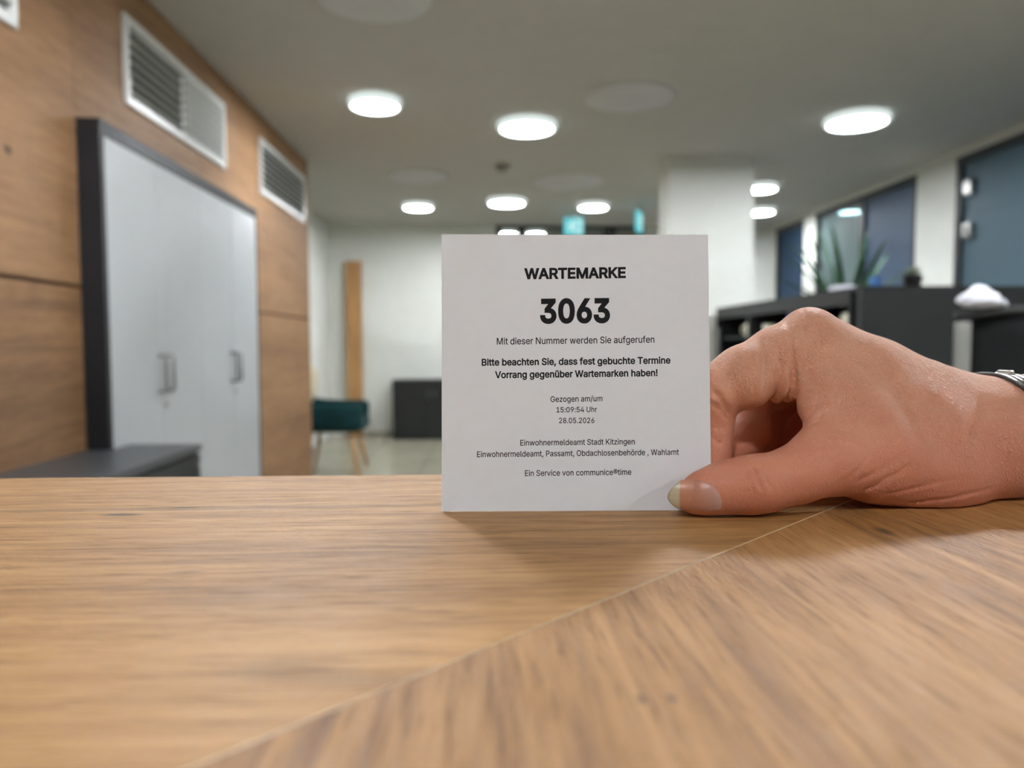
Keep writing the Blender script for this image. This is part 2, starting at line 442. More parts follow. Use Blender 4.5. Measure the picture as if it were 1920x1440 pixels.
# ------------------------------------------------------------------ ceiling: lamps, unlit discs, detector, exit signs
def ceiling_lamp(x, y, d, label):
    r = d / 2 * 1.03; t = 0.05
    o = empty('ceiling_lamp', (x, y, ZC - t))
    tag(o, label, 'ceiling lamp', 'round ceiling lamps')
    prof = [(r * 0.90, t - 0.012), (r * 0.90, 0.004), (r * 0.95, 0.0), (r * 0.985, 0.010), (r, 0.02), (r, 0.032), (r * 0.97, 0.044), (r * 0.9, t)]
    MB().lathe(prof, n=56).build('rim', M_LAMPRIM, o)
    MB().lathe([(1e-7, 0.005), (r * 0.905, 0.005)], n=56, smooth=False).build('diffuser', M_LAMP, o)
    return o
for x, y, d, lab in (
        (-0.662, 4.55, 0.31, 'bright round ceiling lamp nearest the oak wall, above the white wardrobe doors'),
        (0.277, 4.995, 0.39, 'bright round ceiling lamp high above the ticket, largest one in the middle'),
        (2.415, 4.81, 0.40, 'bright round ceiling lamp near the large office window at upper right'),
        (-0.708, 7.87, 0.32, 'small far ceiling lamp above the black sideboard, left of three in a row'),
        (0.214, 7.61, 0.39, 'far ceiling lamp just above the ticket top, middle of three in a row'),
        (1.13, 7.83, 0.32, 'far ceiling lamp beside the green exit sign, right of three in a row'),
        (2.55, 6.88, 0.32, 'round ceiling lamp half hidden by the white pillar, upper of the two beside it'),
        (3.00, 8.08, 0.32, 'round ceiling lamp beside the white pillar, lower of the two there'),
        (3.97, 8.02, 0.32, 'round lamp seen through the office glass above the spiky plant'),
        ):
    ceiling_lamp(x * 1.015, y * 1.015, d, lab)
# the same lamps go on over the part of the room behind the phone
for x, y in ((-0.6, 1.75), (0.95, 1.8), (2.5, 1.75), (-0.6, -1.3), (2.5, -1.3)):
    o = ceiling_lamp(x, y, 0.40, 'round ceiling lamp over the near half of the room, above and behind the counter')
for x, y, lab in ((0.285, 9.85, 'left one of two added lamps standing in for reflections in the entrance glass'), (0.66, 9.85, 'right one of two added lamps standing in for reflections in the entrance glass')):  # added lamps stand in for lamp reflections in the entrance glass
    ceiling_lamp(x, y, 0.26, lab)
for x, y, lab in ((5.0, 4.2, 'unseen ceiling lamp added to make the large near window glow'), (5.2, 7.1, 'unseen ceiling lamp added to light the far office behind the glazing')):  # unseen office lamps, added so the frosted panes glow from behind
    ceiling_lamp(x, y, 0.30, lab)
for x, y, d, lab in ((0.871, 4.53, 0.54, 'pale flush ceiling disc right of the middle lamp, nearer of the two by the pillar'),
                     (-0.60, 6.67, 0.54, 'pale flush ceiling disc above the small left lamp of the far row'),
                     (0.76, 6.88, 0.66, 'pale flush ceiling disc above the right lamp of the far row'),
                     (-0.48, 3.27, 0.50, 'pale flush ceiling disc cut off by the top of the picture')):
    o = MB().lathe([(d / 2 * 0.94, 0.0), (d / 2, 0.006), (d / 2, 0.012)], n=56).build('ceiling_disc', M_DISC, None, (x, y, ZC - 0.012))
    tag(o, lab, 'ceiling disc', 'flush ceiling discs')
sd = empty('smoke_detector', (0.141, 6.275, ZC - 0.05))
tag(sd, 'small dark grey smoke detector on the ceiling between the pale discs', 'smoke detector')
MB().lathe([(0.03, 0.0), (0.048, 0.012), (0.055, 0.035)], n=32).build('sensor_head', M_DET, sd)
MB().lathe([(0.062, 0.035), (0.062, 0.05)], n=32).build('base_plate', M_DET, sd)

M_EXIT = emit('lit exit sign green', (104, 206, 214), 1.0)
M_EXITW = emit('lit exit sign white', (220, 250, 245), 1.1)
def exit_sign(x, y, w, h, rz, label):
    o = empty('exit_sign', (x, y, ZC), rz)
    tag(o, label, 'exit sign', 'green exit signs')
    z1 = -0.075; z0 = z1 - h
    box('hanger', (-0.012, 0.012, -0.006, 0.006, z1, 0.0), M_ALU, o)
    p = box('sign_panel', (-w / 2, w / 2, -0.012, 0.012, z0, z1), M_EXIT, o, 0.003)
    ic = MB(); u = h / 10.0; cz = (z0 + z1) / 2
    def q(pts):
        n = len(pts)
        for yy in (-0.0135, 0.0135):
            ic.add([(a * u, yy, cz + b * u) for a, b in pts], [list(range(n)) if yy < 0 else list(range(n))[::-1]])
    q([(1.2, -3.6), (4.4, -3.6), (4.4, 3.6), (1.2, 3.6), (1.2, 2.6), (3.4, 2.6), (3.4, -2.6), (1.2, -2.6)])     # doorway
    q([(-0.6 + 0.7 * math.cos(k * math.pi / 6), 2.7 + 0.7 * math.sin(k * math.pi / 6)) for k in range(12)])           # head
    q([(-1.5, 1.7), (0.1, 1.9), (0.5, 0.4), (-0.3, -0.8), (-1.2, -0.5)])                                              # trunk
    q([(-0.2, 1.7), (1.4, 0.9), (1.9, 1.5), (2.1, 1.0), (1.4, 0.1), (-0.1, 1.0)])                                     # arm
    q([(-1.4, 1.7), (-2.4, 0.6), (-2.0, -0.3), (-1.6, 0.4), (-1.0, 1.0)])
    q([(-0.4, -0.4), (0.6, -1.2), (0.8, -3.0), (1.5, -3.2), (0.2, -3.4), (-0.1, -1.6), (-1.0, -0.9)])                 # legs
    q([(-0.9, -0.4), (-1.6, -1.8), (-3.2, -2.2), (-3.2, -2.8), (-1.1, -2.4), (-0.3, -0.9)])
    q([(-4.6, 0.3), (-3.8, 0.3), (-3.8, 0.9), (-2.7, 0.0), (-3.8, -0.9), (-3.8, -0.3), (-4.6, -0.3)])                 # arrow
    ic.build('pictogram', M_EXITW, p)
    return o
exit_sign(0.985, 8.35, 0.22, 0.20, 0.0, 'green exit sign hanging in front of the glass entrance, facing the counter')
exit_sign(1.64, 7.95, 0.24, 0.22, 1.12, 'green exit sign by the white pillar, turned nearly edge-on')

# ------------------------------------------------------------------ oak wall: grilles and wardrobe
def vent_grille(y0, y1, split, label):
    o = empty('vent_grille', (XL, (y0 + y1) / 2, 2.30))
    tag(o, label, 'ventilation grille', 'white ventilation grilles')
    L = (y1 - y0) / 2; H = 0.178; fw = 0.035
    f = MB()
    f.box(0, 0.014, -L, L, H - fw, H, bev=0.003); f.box(0, 0.014, -L, L, -H, -H + fw, bev=0.003)
    f.box(0, 0.014, -L, -L + fw, -H + fw, H - fw); f.box(0, 0.014, L - fw, L, -H + fw, H - fw)
    if split: f.box(0, 0.010, -0.008, 0.008, -H + fw, H - fw)
    f.build('grille_frame', M_VENT, o)
    box('shade_plate', (0.0005, 0.002, -L + 0.01, L - 0.01, -H + 0.01, H - 0.01), M_SLAT_SHADE, o)  # flat dark plate puts the shade behind the slats into colour
    halves = ((-L + fw, -0.008, -0.35, 0.0085), (0.008, L - fw, -0.85, 0.0135)) if split else ((-L + fw, L - fw, -0.35, 0.0085),)
    for a, b, tilt, hw in halves:
        m = MB(); n = 7
        for k in range(n):
            z = -H + fw + (k + 0.5) * (2 * H - 2 * fw) / n
            mat = Matrix.Translation((0.013, (a + b) / 2, z)) @ Matrix.Rotation(tilt, 4, 'Y')
            m.box(-hw, hw, -(b - a) / 2, (b - a) / 2, -0.0012, 0.0012, mat=mat)
        m.build('louvre', M_VENT, o)
    return o
vent_grille(3.075, 4.215, True, 'white ventilation grille above the wardrobe, its two halves set at different slants')
vent_grille(4.85, 6.02, False, 'white ventilation grille near the far end of the oak wall')
vent_grille(1.25, 2.385, False, 'white ventilation grille at the top left corner, mostly cut off')

wd = empty('built_in_wardrobe', (XL, 2.715, 0))
tag(wd, 'tall built-in wardrobe with four white doors, dark grey frame, set in the oak wall', 'wardrobe')
FX = 0.082; WL = 1.80; WH = 1.955
f = MB()
f.box(0.0, FX, 0.0, 0.03, 0.0, WH); f.box(0.0, FX, WL - 0.012, WL, 0.0, WH); f.box(0.0, FX, 0.03, WL - 0.012, WH - 0.05, WH)
f.build('cabinet_frame', M_FRAME_C, wd)
box('carcass', (0.0005, FX - 0.026, 0.03, WL - 0.012, 0.0, WH - 0.05), M_ANTHRACITE, wd)
dw = (WL - 0.042) / 4
def d_handle(parent, y):
    x0 = FX - 0.004
    pts = [(x0 - 0.001, y, 0.955), (x0 + 0.026, y, 0.955), (x0 + 0.032, y, 0.962), (x0 + 0.032, y, 1.098), (x0 + 0.026, y, 1.105), (x0 - 0.001, y, 1.105)]
    return MB().tube(pts, 0.0065, 10).build('handle', M_STEEL, parent)
for k in range(4):
    y0 = 0.03 + k * dw
    d = box('door', (FX - 0.022, FX - 0.004, y0 + 0.002, y0 + dw - 0.002, 0.01, WH - 0.054), M_DOORW, wd, 0.0015)
    yh = y0 + dw - 0.035 if k % 2 == 0 else y0 + 0.035
    d_handle(d, yh)
    if k % 2:
        MB().lathe([(0.011, 0.0), (0.011, 0.006), (0.008, 0.008)], n=20, mat=Matrix.Translation((FX - 0.005, y0 + 0.03, 0.895)) @ Matrix.Rotation(math.pi / 2, 4, 'Y')).build('lock', M_ALU, d)

sc = empty('low_cabinet', (XL, 1.9, 0))
tag(sc, 'low dark grey cabinet against the oak wall in front of the wardrobe', 'cabinet')
cx = -1.095 - XL
tm = MB().prism([(0.002, -0.9), (cx, -0.9), (cx, 0.965), (FX + 0.004, 0.965), (FX + 0.004, 0.812), (0.002, 0.812)], 0.745, 0.770)
tm.build('cabinet_top', M_GREY_LAM, sc)
box('carcass', (0.002, cx - 0.012, -0.88, 0.805, 0.0, 0.745), M_ANTHRACITE, sc)
box('side_panel', (FX + 0.004, cx - 0.012, 0.806, 0.955, 0.0, 0.745), M_ANTHRACITE, sc)
for k in range(3):
    dr = box('door', (cx - 0.012, cx - 0.001, -0.86 + k * 0.605, -0.86 + k * 0.605 + 0.6, 0.06, 0.735), M_ANTHRACITE, sc)
    MB().tube([(cx - 0.004, -0.32 + k * 0.605, 0.62), (cx + 0.02, -0.32 + k * 0.605, 0.62), (cx + 0.02, -0.32 + k * 0.605, 0.70), (cx - 0.004, -0.32 + k * 0.605, 0.70)], 0.004, 8).build('handle', M_STEEL, dr)

# ------------------------------------------------------------------ far end: sideboard, armchair
sb = empty('sideboard', (-0.66, YB - 0.24, 0))
tag(sb, 'black sideboard standing against the pale far wall, half hidden behind the ticket', 'sideboard')
box('carcass', (-0.47, 0.47, -0.2, 0.22, 0.02, 0.70), M_BLACK, sb, 0.002)
box('top', (-0.48, 0.48, -0.215, 0.225, 0.70, 0.715), M_BLACK, sb, 0.002)
box('plinth', (-0.45, 0.45, -0.17, 0.2, 0.0, 0.02), M_BLACK, sb)
for k in range(2):
    d = box('door', (-0.465 + k * 0.467, -0.465 + k * 0.467 + 0.463, -0.216, -0.2, 0.035, 0.69), M_BLACK, sb, 0.001)
    xh = -0.04 if k == 0 else 0.04
    MB().tube([(xh, -0.212, 0.5), (xh, -0.234, 0.5), (xh, -0.234, 0.6), (xh, -0.212, 0.6)], 0.004, 8).build('handle', M_STEEL, d)

def rounded_shell(rows, mat, name, parent, sub=2, thick=0.07):
    """lofted sheet -> solid padded shell"""
    m = MB(); n = len(rows[0])
    vs = [p for r in rows for p in r]
    fs = [[i * n + k, i * n + k + 1, (i + 1) * n + k + 1, (i + 1) * n + k] for i in range(len(rows) - 1) for k in range(n - 1)]
    m.add(vs, fs, 0, True)
    o = m.build(name, mat, parent)
    s = o.modifiers.new('solid', 'SOLIDIFY'); s.thickness = thick; s.offset = 0
    b = o.modifiers.new('sub', 'SUBSURF'); b.levels = sub; b.render_levels = sub
    return o
ac = empty('armchair', (-1.40, 6.72, 0))
tag(ac, 'teal velvet armchair on splayed wooden legs beyond the end of the oak wall', 'armchair')
rows = []
for z, f1 in ((0.42, 0.94), (0.54, 1.0), (0.66, 1.0)):
    r = []
    for k in range(17):
        a = math.radians(22) + math.radians(316) * k / 16.0      # wraps round the sitter, open towards +x
        top = z if z < 0.6 else 0.635 + 0.22 * max(0.0, -math.cos(a)) ** 4
        r.append((0.315 * f1 * math.copysign(abs(math.cos(a)) ** 0.7, math.cos(a)), 0.30 * f1 * math.copysign(abs(math.sin(a)) ** 0.7, math.sin(a)), top))
    rows.append(r)
rounded_shell(rows, M_TEAL, 'backrest', ac)
cu = MB().box(-0.26, 0.31, -0.265, 0.265, 0.375, 0.50, bev=0.05).build('seat', M_TEAL, ac)
cu.modifiers.new('sub', 'SUBSURF').render_levels = 2
for sx in (-1, 1):
    for sy in (-1, 1):
        MB().tube([(sx * 0.17 + 0.03, sy * 0.17, 0.39), (sx * 0.245 + 0.03, sy * 0.245, 0.0)], [0.021, 0.013], 14).build('leg', M_LEG, ac)
cp = MB()
bm = bmesh.new(); bmesh.ops.create_uvsphere(bm, u_segments=32, v_segments=20, radius=1.0)
for v in bm.verts:
    x, y, z = v.co
    s = lambda q: math.copysign(abs(q) ** 0.6, q)
    yy, zz = s(y) * 0.21, s(z) * 0.21
    th = 0.07 * abs(x) ** 0.8 * math.copysign(1, x) * max(0.15, 1 - (abs(s(y)) ** 5 + abs(s(z)) ** 5) * 0.45)
    v.co = (th, yy, zz * 0.8)
cp.bm(bm, 0, True)
tag(cp.build('cushion', M_CREAM, None, (-1.595, 6.70, 0.80), 0.12), 'cream cushion propped on the teal armchair, peeking past the oak wall', 'cushion')

# ------------------------------------------------------------------ dark desk island on the right
PX, PY, PZ = 1.852, 3.60, 1.432
ds = empty('desk_screen', (PX, PY, 0))
tag(ds, 'tall dark grey desk screen facing the counter behind the hand', 'desk screen')
box('panel', (0.0, 1.55, 0.0, 0.05, 0.0, PZ - 0.02), M_ANTHRACITE, ds, 0.002)
box('top_rail', (-0.004, 1.554, -0.004, 0.115, PZ - 0.02, PZ), M_ANTHRACITE, ds, 0.002)

def shelf_unit(y0, y1, label):
    o = empty('shelf_unit', (PX, (y0 + y1) / 2, 0))
    tag(o, label, 'shelf unit', 'dark open shelf units')
    L = (y1 - y0) / 2 - 0.001; D = 0.30
    m = MB()
    m.box(0, D, -L, -L + 0.02, 0, PZ - 0.02); m.box(0, D, L - 0.02, L, 0, PZ - 0.02); m.box(0.0, 0.018, -L + 0.02, L - 0.02, PZ - 0.085, PZ - 0.02)
    m.box(0, D, -L + 0.02, L - 0.02, 0.0, 0.06)
    m.build('carcass', M_ANTHRACITE, o)
    box('top', (-0.003, D, -L, L, PZ - 0.02, PZ), M_ANTHRACITE, o)
    box('back_panel', (D - 0.008, D, -L + 0.02, L - 0.02, 0.06, PZ - 0.02), M_BLACK, o)
    for z in (0.42, 0.80, 1.20):
        box('shelf', (0.006, D - 0.008, -L + 0.02, L - 0.02, z - 0.018, z), M_ANTHRACITE, o)
    return o
shelf_unit(3.72, 4.45, 'dark open shelf unit nearest the tall desk screen')
shelf_unit(4.45, 5.18, 'dark open shelf unit in the middle of the row')
shelf_unit(5.18, 5.91, 'dark open shelf unit beside the white pillar')
up = MB().box(PX - 0.03, PX - 0.004, 5.78, 5.90, 0.0, 1.27, bev=0.004).build('steel_post', M_ALU)
tag(up, 'slim grey metal post at the pillar end of the shelf row', 'post')
def mug(x, y, z, r, h, rz, label):
    o = empty('mug', (x, y, z), rz)
    tag(o, label, 'mug', 'cream mugs added for bright spots on the dark shelves')
    MB().lathe([(r * 0.8, 0), (r * 0.95, 0.006), (r, h * 0.4), (r, h), (r - 0.004, h), (r - 0.004, 0.008), (1e-6, 0.008)], n=32).build('cup', M_MUG, o)
    MB().tube([(r - 0.003, 0, h * 0.8), (r + 0.018, 0, h * 0.78), (r + 0.026, 0, h * 0.5), (r + 0.016, 0, h * 0.24), (r - 0.003, 0, h * 0.2)], 0.0045, 10).build('handle', M_MUG, o)
mug(1.901, 3.79, 1.20, 0.048, 0.105, 2.2, 'cream mug added for the bright highlight just above the back of the hand')  # mugs made up to give the bright highlights among the dark shelves
mug(1.897, 5.24, 1.20, 0.044, 0.09, 2.6, 'cream mug added for the bright highlight beside the ticket, above the forefinger')
mug(1.93, 5.0, 1.20, 0.040, 0.08, 1.0, 'cream mug added for the dimmer highlight left of the knuckle')
bx = empty('blue_folder_box', (PX + 0.12, 4.55, 1.20), 0.0)
tag(bx, 'small blue folder box standing on the middle shelf', 'box')
box('case', (-0.09, 0.09, -0.03, 0.03, 0.0, 0.14), M_BLUE, bx, 0.003)
box('spine_label', (-0.0915, -0.0905, -0.018, 0.018, 0.06, 0.11), M_CLOTH, bx)

dk = empty('office_desk', (2.75, 4.6, 0))
tag(dk, 'office desk hidden behind the dark screen, carrying the spiky plant', 'desk')
box('desktop', (-0.58, 0.62, -0.82, 0.82, 0.715, 0.74), M_GREY_LAM, dk, 0.003)
for sx in (-0.54, 0.58):
    for sy in (-0.78, 0.78):
        box('leg', (sx - 0.025, sx + 0.025, sy - 0.025, sy + 0.025, 0.0, 0.715), M_ALU, dk)

def leaf_mesh(m, base, az, lean, L, w, droop):
    """one tapering sword leaf with a centre fold"""
    rows = 9; vs = []; fs = []
    d = Vector((math.cos(az), math.sin(az), 0)); s = Vector((-math.sin(az), math.cos(az), 0)); p = Vector(base); a = lean
    for i in range(rows):
        t = i / (rows - 1)
        ww = w * (0.55 + 0.9 * t) * (1 - t) ** 0.55 + 0.0008 if t < 1 else 0.0008
        up = Vector((0, 0, 1)) * math.sin(a) - d * 0
        nrm = Vector((-d.x * math.sin(a), -d.y * math.sin(a), math.cos(a)))
        vs += [p + s * ww + nrm * ww * 0.35, p - nrm * 0.001, p - s * ww + nrm * ww * 0.35, p - nrm * 0.004]
        p = p + (d * math.cos(a) + Vector((0, 0, 1)) * math.sin(a)) * (L / (rows - 1)); a -= droop / (rows - 1)
    for i in range(rows - 1):
        b = i * 4
        for k in range(4):
            fs.append([b + k, b + (k + 1) % 4, b + 4 + (k + 1) % 4, b + 4 + k])
    fs += [[3, 2, 1, 0], [(rows - 1) * 4 + k for k in range(4)]]
    m.add(vs, fs, 0, True)
random.seed(4)
pl = empty('spiky_plant', (2.33, 4.72, 0.74))
tag(pl, 'potted plant with long sword-shaped green leaves fanning above the dark shelf row', 'plant')
pot = MB().lathe([(0.10, 0), (0.125, 0.02), (0.15, 0.5), (0.158, 0.62), (0.145, 0.62), (0.14, 0.58), (1e-6, 0.58)], n=36).build('pot', M_POT, pl)
MB().lathe([(0.139, 0.575), (0.135, 0.59), (1e-6, 0.592)], n=28).build('soil', M_SOIL, pl)
lf = MB()
for az, ln, L, w, dr in ((3.4, 0.80, 0.58, 0.026, 0.25), (3.2, 0.98, 0.60, 0.028, 0.2), (2.9, 1.10, 0.58, 0.03, 0.12), (3.9, 1.20, 0.56, 0.03, 0.1), (0.2, 1.40, 0.56, 0.03, 0.08),
                          (2.2, 1.32, 0.60, 0.03, 0.1), (-0.3, 1.24, 0.54, 0.03, 0.12), (0.3, 1.02, 0.52, 0.026, 0.2), (-0.1, 0.80, 0.50, 0.024, 0.3), (4.6, 1.1, 0.46, 0.026, 0.3),
                          (1.3, 1.0, 0.55, 0.026, 0.3), (3.2, 0.62, 0.52, 0.022, 0.3), (5.2, 1.2, 0.50, 0.028, 0.2), (2.7, 1.24, 0.62, 0.03, 0.1), (3.6, 1.36, 0.6, 0.03, 0.05)):
    leaf_mesh(lf, (0.03 * math.cos(az), 0.03 * math.sin(az), 0.585), az, ln, L, w, dr)
lf.build('leaves', M_LEAF, pl)

sp = empty('small_succulent', (2.135, 3.655, PZ))
tag(sp, 'tiny black pot with a pale succulent standing on the desk screen', 'plant')
MB().lathe([(0.030, 0), (0.040, 0.004), (0.046, 0.05), (0.046, 0.058), (0.040, 0.058), (0.038, 0.05), (1e-6, 0.05)], n=32).build('pot', M_POT_B, sp)
lf = MB()
for ring, (nn, ln, L) in enumerate(((9, 0.55, 0.055), (7, 0.9, 0.055), (5, 1.25, 0.05))):
    for k in range(nn):
        leaf_mesh(lf, (0, 0, 0.05), 2 * math.pi * k / nn + ring * 0.4, ln, L, 0.009, -0.3)
lf.build('leaves', M_SUCC, sp)
bc = empty('blue_pen_cup', (2.0, 3.76, PZ))
tag(bc, 'small pale blue cup on the shelf top behind the desk screen', 'cup')
MB().lathe([(0.022, 0), (0.026, 0.003), (0.029, 0.055), (0.027, 0.055), (0.024, 0.006), (1e-6, 0.006)], n=28).build('cup', M_BLUE_B, bc)
pw = MB()
bm = bmesh.new(); bmesh.ops.create_icosphere(bm, subdivisions=4, radius=1)
for v in bm.verts:
    n = v.co.normalized(); k = 1 + 0.12 * math.sin(5 * n.x + 2) * math.cos(4 * n.y + n.z * 3) + 0.06 * math.sin(11 * n.z + 6 * n.y)
    v.co = (n.x * 0.075 * k, n.y * 0.10 * k, max(-0.004, n.z * 0.055 * k * (0.7 + 0.3 * n.y)))
pw.bm(bm, 0, True)
tag(pw.build('crumpled_cloth', M_CLOTH, None, (PX + 0.14, 4.06, PZ + 0.004)), 'pale crumpled cloth lying on the shelf row in front of the spiky plant', 'cloth')

# black office chair, seen from behind at the right edge
ch = empty('office_chair', (1.98, 2.56, 0), -0.26)
tag(ch, 'black high-backed office chair with a silver frame bar at the right edge', 'office chair')
bk = MB()
rows = 9; cols = 9; H0, H1 = 0.62, 1.255
grid = []
for side in (0, 1):
    for i in range(rows):
        t = i / (rows - 1)
        for j in range(cols):
            u = -1 + 2 * j / (cols - 1)
            x = 0.262 * u * (1 - 0.06 * t * t)
            z = H0 + (H1 - H0) * t
            y = -0.05 * (1 - u * u) + 0.03 * math.sin(t * 3.1) + (0.016 if side else -0.016)
            grid.append((x, y, z))
idx = lambda s, i, j: s * rows * cols + i * cols + j
fs = []
for i in range(rows - 1):
    for j in range(cols - 1):
        fs.append([idx(0, i, j), idx(0, i, j + 1), idx(0, i + 1, j + 1), idx(0, i + 1, j)])
        fs.append([idx(1, i, j), idx(1, i + 1, j), idx(1, i + 1, j + 1), idx(1, i, j + 1)])
for i in range(rows - 1):
    fs.append([idx(0, i, 0), idx(0, i + 1, 0), idx(1, i + 1, 0), idx(1, i, 0)]); fs.append([idx(0, i, cols - 1), idx(1, i, cols - 1), idx(1, i + 1, cols - 1), idx(0, i + 1, cols - 1)])
for j in range(cols - 1):
    fs.append([idx(0, 0, j), idx(1, 0, j), idx(1, 0, j + 1), idx(0, 0, j + 1)]); fs.append([idx(0, rows - 1, j), idx(0, rows - 1, j + 1), idx(1, rows - 1, j + 1), idx(1, rows - 1, j)])
bk.add(grid, fs, 0, True)
bko = bk.build('backrest', M_BLACK_FAB, ch)
bar = MB()
bar.box(-0.30, -0.252, -0.055, -0.022, 0.55, 1.225, bev=0.008)
bar.build('frame_bar', M_ALU, ch)
tr = MB(); tr.tube([(-0.30, -0.03, 1.245), (-0.15, -0.05, 1.262), (0.0, -0.06, 1.266), (0.15, -0.05, 1.262), (0.27, -0.02, 1.245)], 0.017, 12)
tr.build('top_rail', M_BLACK, ch)
box('seat', (-0.26, 0.26, 0.02, 0.52, 0.43, 0.50), M_BLACK_FAB, ch, 0.03)
MB().tube([(0, -0.04, 0.70), (0, -0.045, 0.52), (0, 0.05, 0.42), (0, 0.25, 0.41)], 0.022, 10).build('back_bracket', M_BLACK, ch)
MB().lathe([(0.03, 0.10), (0.03, 0.25), (0.018, 0.25), (0.018, 0.43)], (0, 0.26, 0), 20).build('gas_lift', M_BLACK, ch)
for k in range(5):
    a = k * 2 * math.pi / 5 + 0.3
    c, s = math.cos(a), math.sin(a)
    lg = MB().tube([(0, 0.26, 0.12), (0.30 * c, 0.26 + 0.30 * s, 0.07)], [0.028, 0.017], 10).build('base_leg', M_ALU, ch)
    MB().lathe([(0.012, -0.022), (0.028, -0.018), (0.028, 0.018), (0.012, 0.022)], n=20, mat=Matrix.Translation((0.30 * c, 0.26 + 0.30 * s, 0.028)) @ Matrix.Rotation(a + 1.2, 4, 'Z') @ Matrix.Rotation(math.pi / 2, 4, 'X')).build('caster', M_BLACK, lg)
for s in (-1, 1):
    ar = MB().tube([(s * 0.27, 0.12, 0.45), (s * 0.30, 0.12, 0.47), (s * 0.30, 0.16, 0.66)], 0.014, 10).build('armrest', M_BLACK, ch)
    box('arm_pad', (s * 0.30 - 0.04, s * 0.30 + 0.04, 0.06, 0.32, 0.66, 0.69), M_BLACK, ar, 0.01)
# white cloth bunched on the chair's corner
bm = bmesh.new(); bmesh.ops.create_icosphere(bm, subdivisions=5, radius=1)
for v in bm.verts:
    n = v.co.normalized(); u = n.x
    k = 1 + 0.05 * math.sin(6 * n.x + 3 * n.y + 1) + 0.035 * math.sin(13 * n.x - 7 * n.z) + 0.03 * math.sin(9 * n.y + 8 * n.z)
    hump = 1.0 + 0.55 * math.exp(-((u + 0.22) / 0.38) ** 2) - 0.35 * max(0, u)
    z = n.z * (0.034 * hump if n.z > 0 else 0.030 * (1 - 0.25 * u)) * k + 0.004
    v.co = (u * 0.078 * k, n.y * 0.048 * k, z - 0.02 * max(0, u) ** 2 + 0.004)
cl = MB(); cl.bm(bm, 0, True)
mt = Matrix.Rotation(-0.26, 4, 'Z') @ Vector((-0.215, -0.038, 0))
clo = cl.build('white_cloth', M_CLOTH, None, (1.98 + mt.x, 2.56 + mt.y, 1.296), -0.26)
tag(clo, 'white cloth bunched over the top corner of the black office chair', 'cloth')

# ------------------------------------------------------------------ reception counter with its mitred oak worktop
ct = empty('reception_counter', (0, 0, 0))
tag(ct, 'oak reception counter whose two boards meet in a mitred corner under the hand', 'counter')
CX, CY = 0.1704, 0.2795        # outer corner
IX, IY = -0.25, -0.1185        # inner corner
TH = 0.038
dxm, dym = CX - IX, CY - IY; lm = math.hypot(dxm, dym); nx, ny = -dym / lm, dxm / lm
gap = 0.00006
def board(pts, mat):
    bm = bmesh.new()
    lo = [bm.verts.new((x, y, TOP - TH)) for x, y in pts]; hi = [bm.verts.new((x, y, TOP)) for x, y in pts]
    bm.faces.new(lo[::-1]); bm.faces.new(hi)
    n = len(pts)
    for i in range(n): bm.faces.new([lo[i], lo[(i + 1) % n], hi[(i + 1) % n], hi[i]])
    m = MB(); m.bm(bm); return m.build('worktop_board', mat, ct)
g = lambda x, y, s: (x + nx * gap * s, y + ny * gap * s)
board([(-1.0, IY), g(IX, IY, 1), g(CX, CY, 1), (-1.0, CY)], M_OAK_A)
board([g(IX, IY, -1), (IX, -1.6), (CX, -1.6), g(CX, CY, -1)], M_OAK_B)
M_SEAM = plain('pale edge of the mitre joint', (232, 216, 186), 0.35, 0.6)
jm = MB()
jm.add([(*g(IX, IY, 1.6), TOP + 0.00012), (*g(IX, IY, -1.6), TOP + 0.00012), (*g(CX, CY, -1.6), TOP + 0.00012), (*g(CX, CY, 1.6), TOP + 0.00012),
        (*g(IX, IY, 1), TOP - TH), (*g(IX, IY, -1), TOP - TH), (*g(CX, CY, -1), TOP - TH), (*g(CX, CY, 1), TOP - TH)],
       [[0, 1, 2, 3], [4, 7, 6, 5], [0, 4, 5, 1], [3, 2, 6, 7], [1, 5, 6, 2], [0, 3, 7, 4]])
jm.build('mitre_joint', M_SEAM, ct)
fp = MB(); fp.box(-0.98, CX - 0.03, CY - 0.05, CY - 0.03, 0.0, TOP - TH); fp.build('front_panel', M_GREY_LAM, ct)
box('front_panel', (CX - 0.05, CX - 0.03, -1.58, CY - 0.05, 0.0, TOP - TH), M_GREY_LAM, ct)
box('end_panel', (-0.98, -0.955, IY + 0.03, CY - 0.05, 0.0, TOP - TH), M_GREY_LAM, ct)
box('end_panel', (IX + 0.03, CX - 0.05, -1.58, -1.555, 0.0, TOP - TH), M_GREY_LAM, ct)
box('plinth', (-0.94, CX - 0.06, CY - 0.16, CY - 0.06, 0.0, 0.08), M_BLACK, ct)
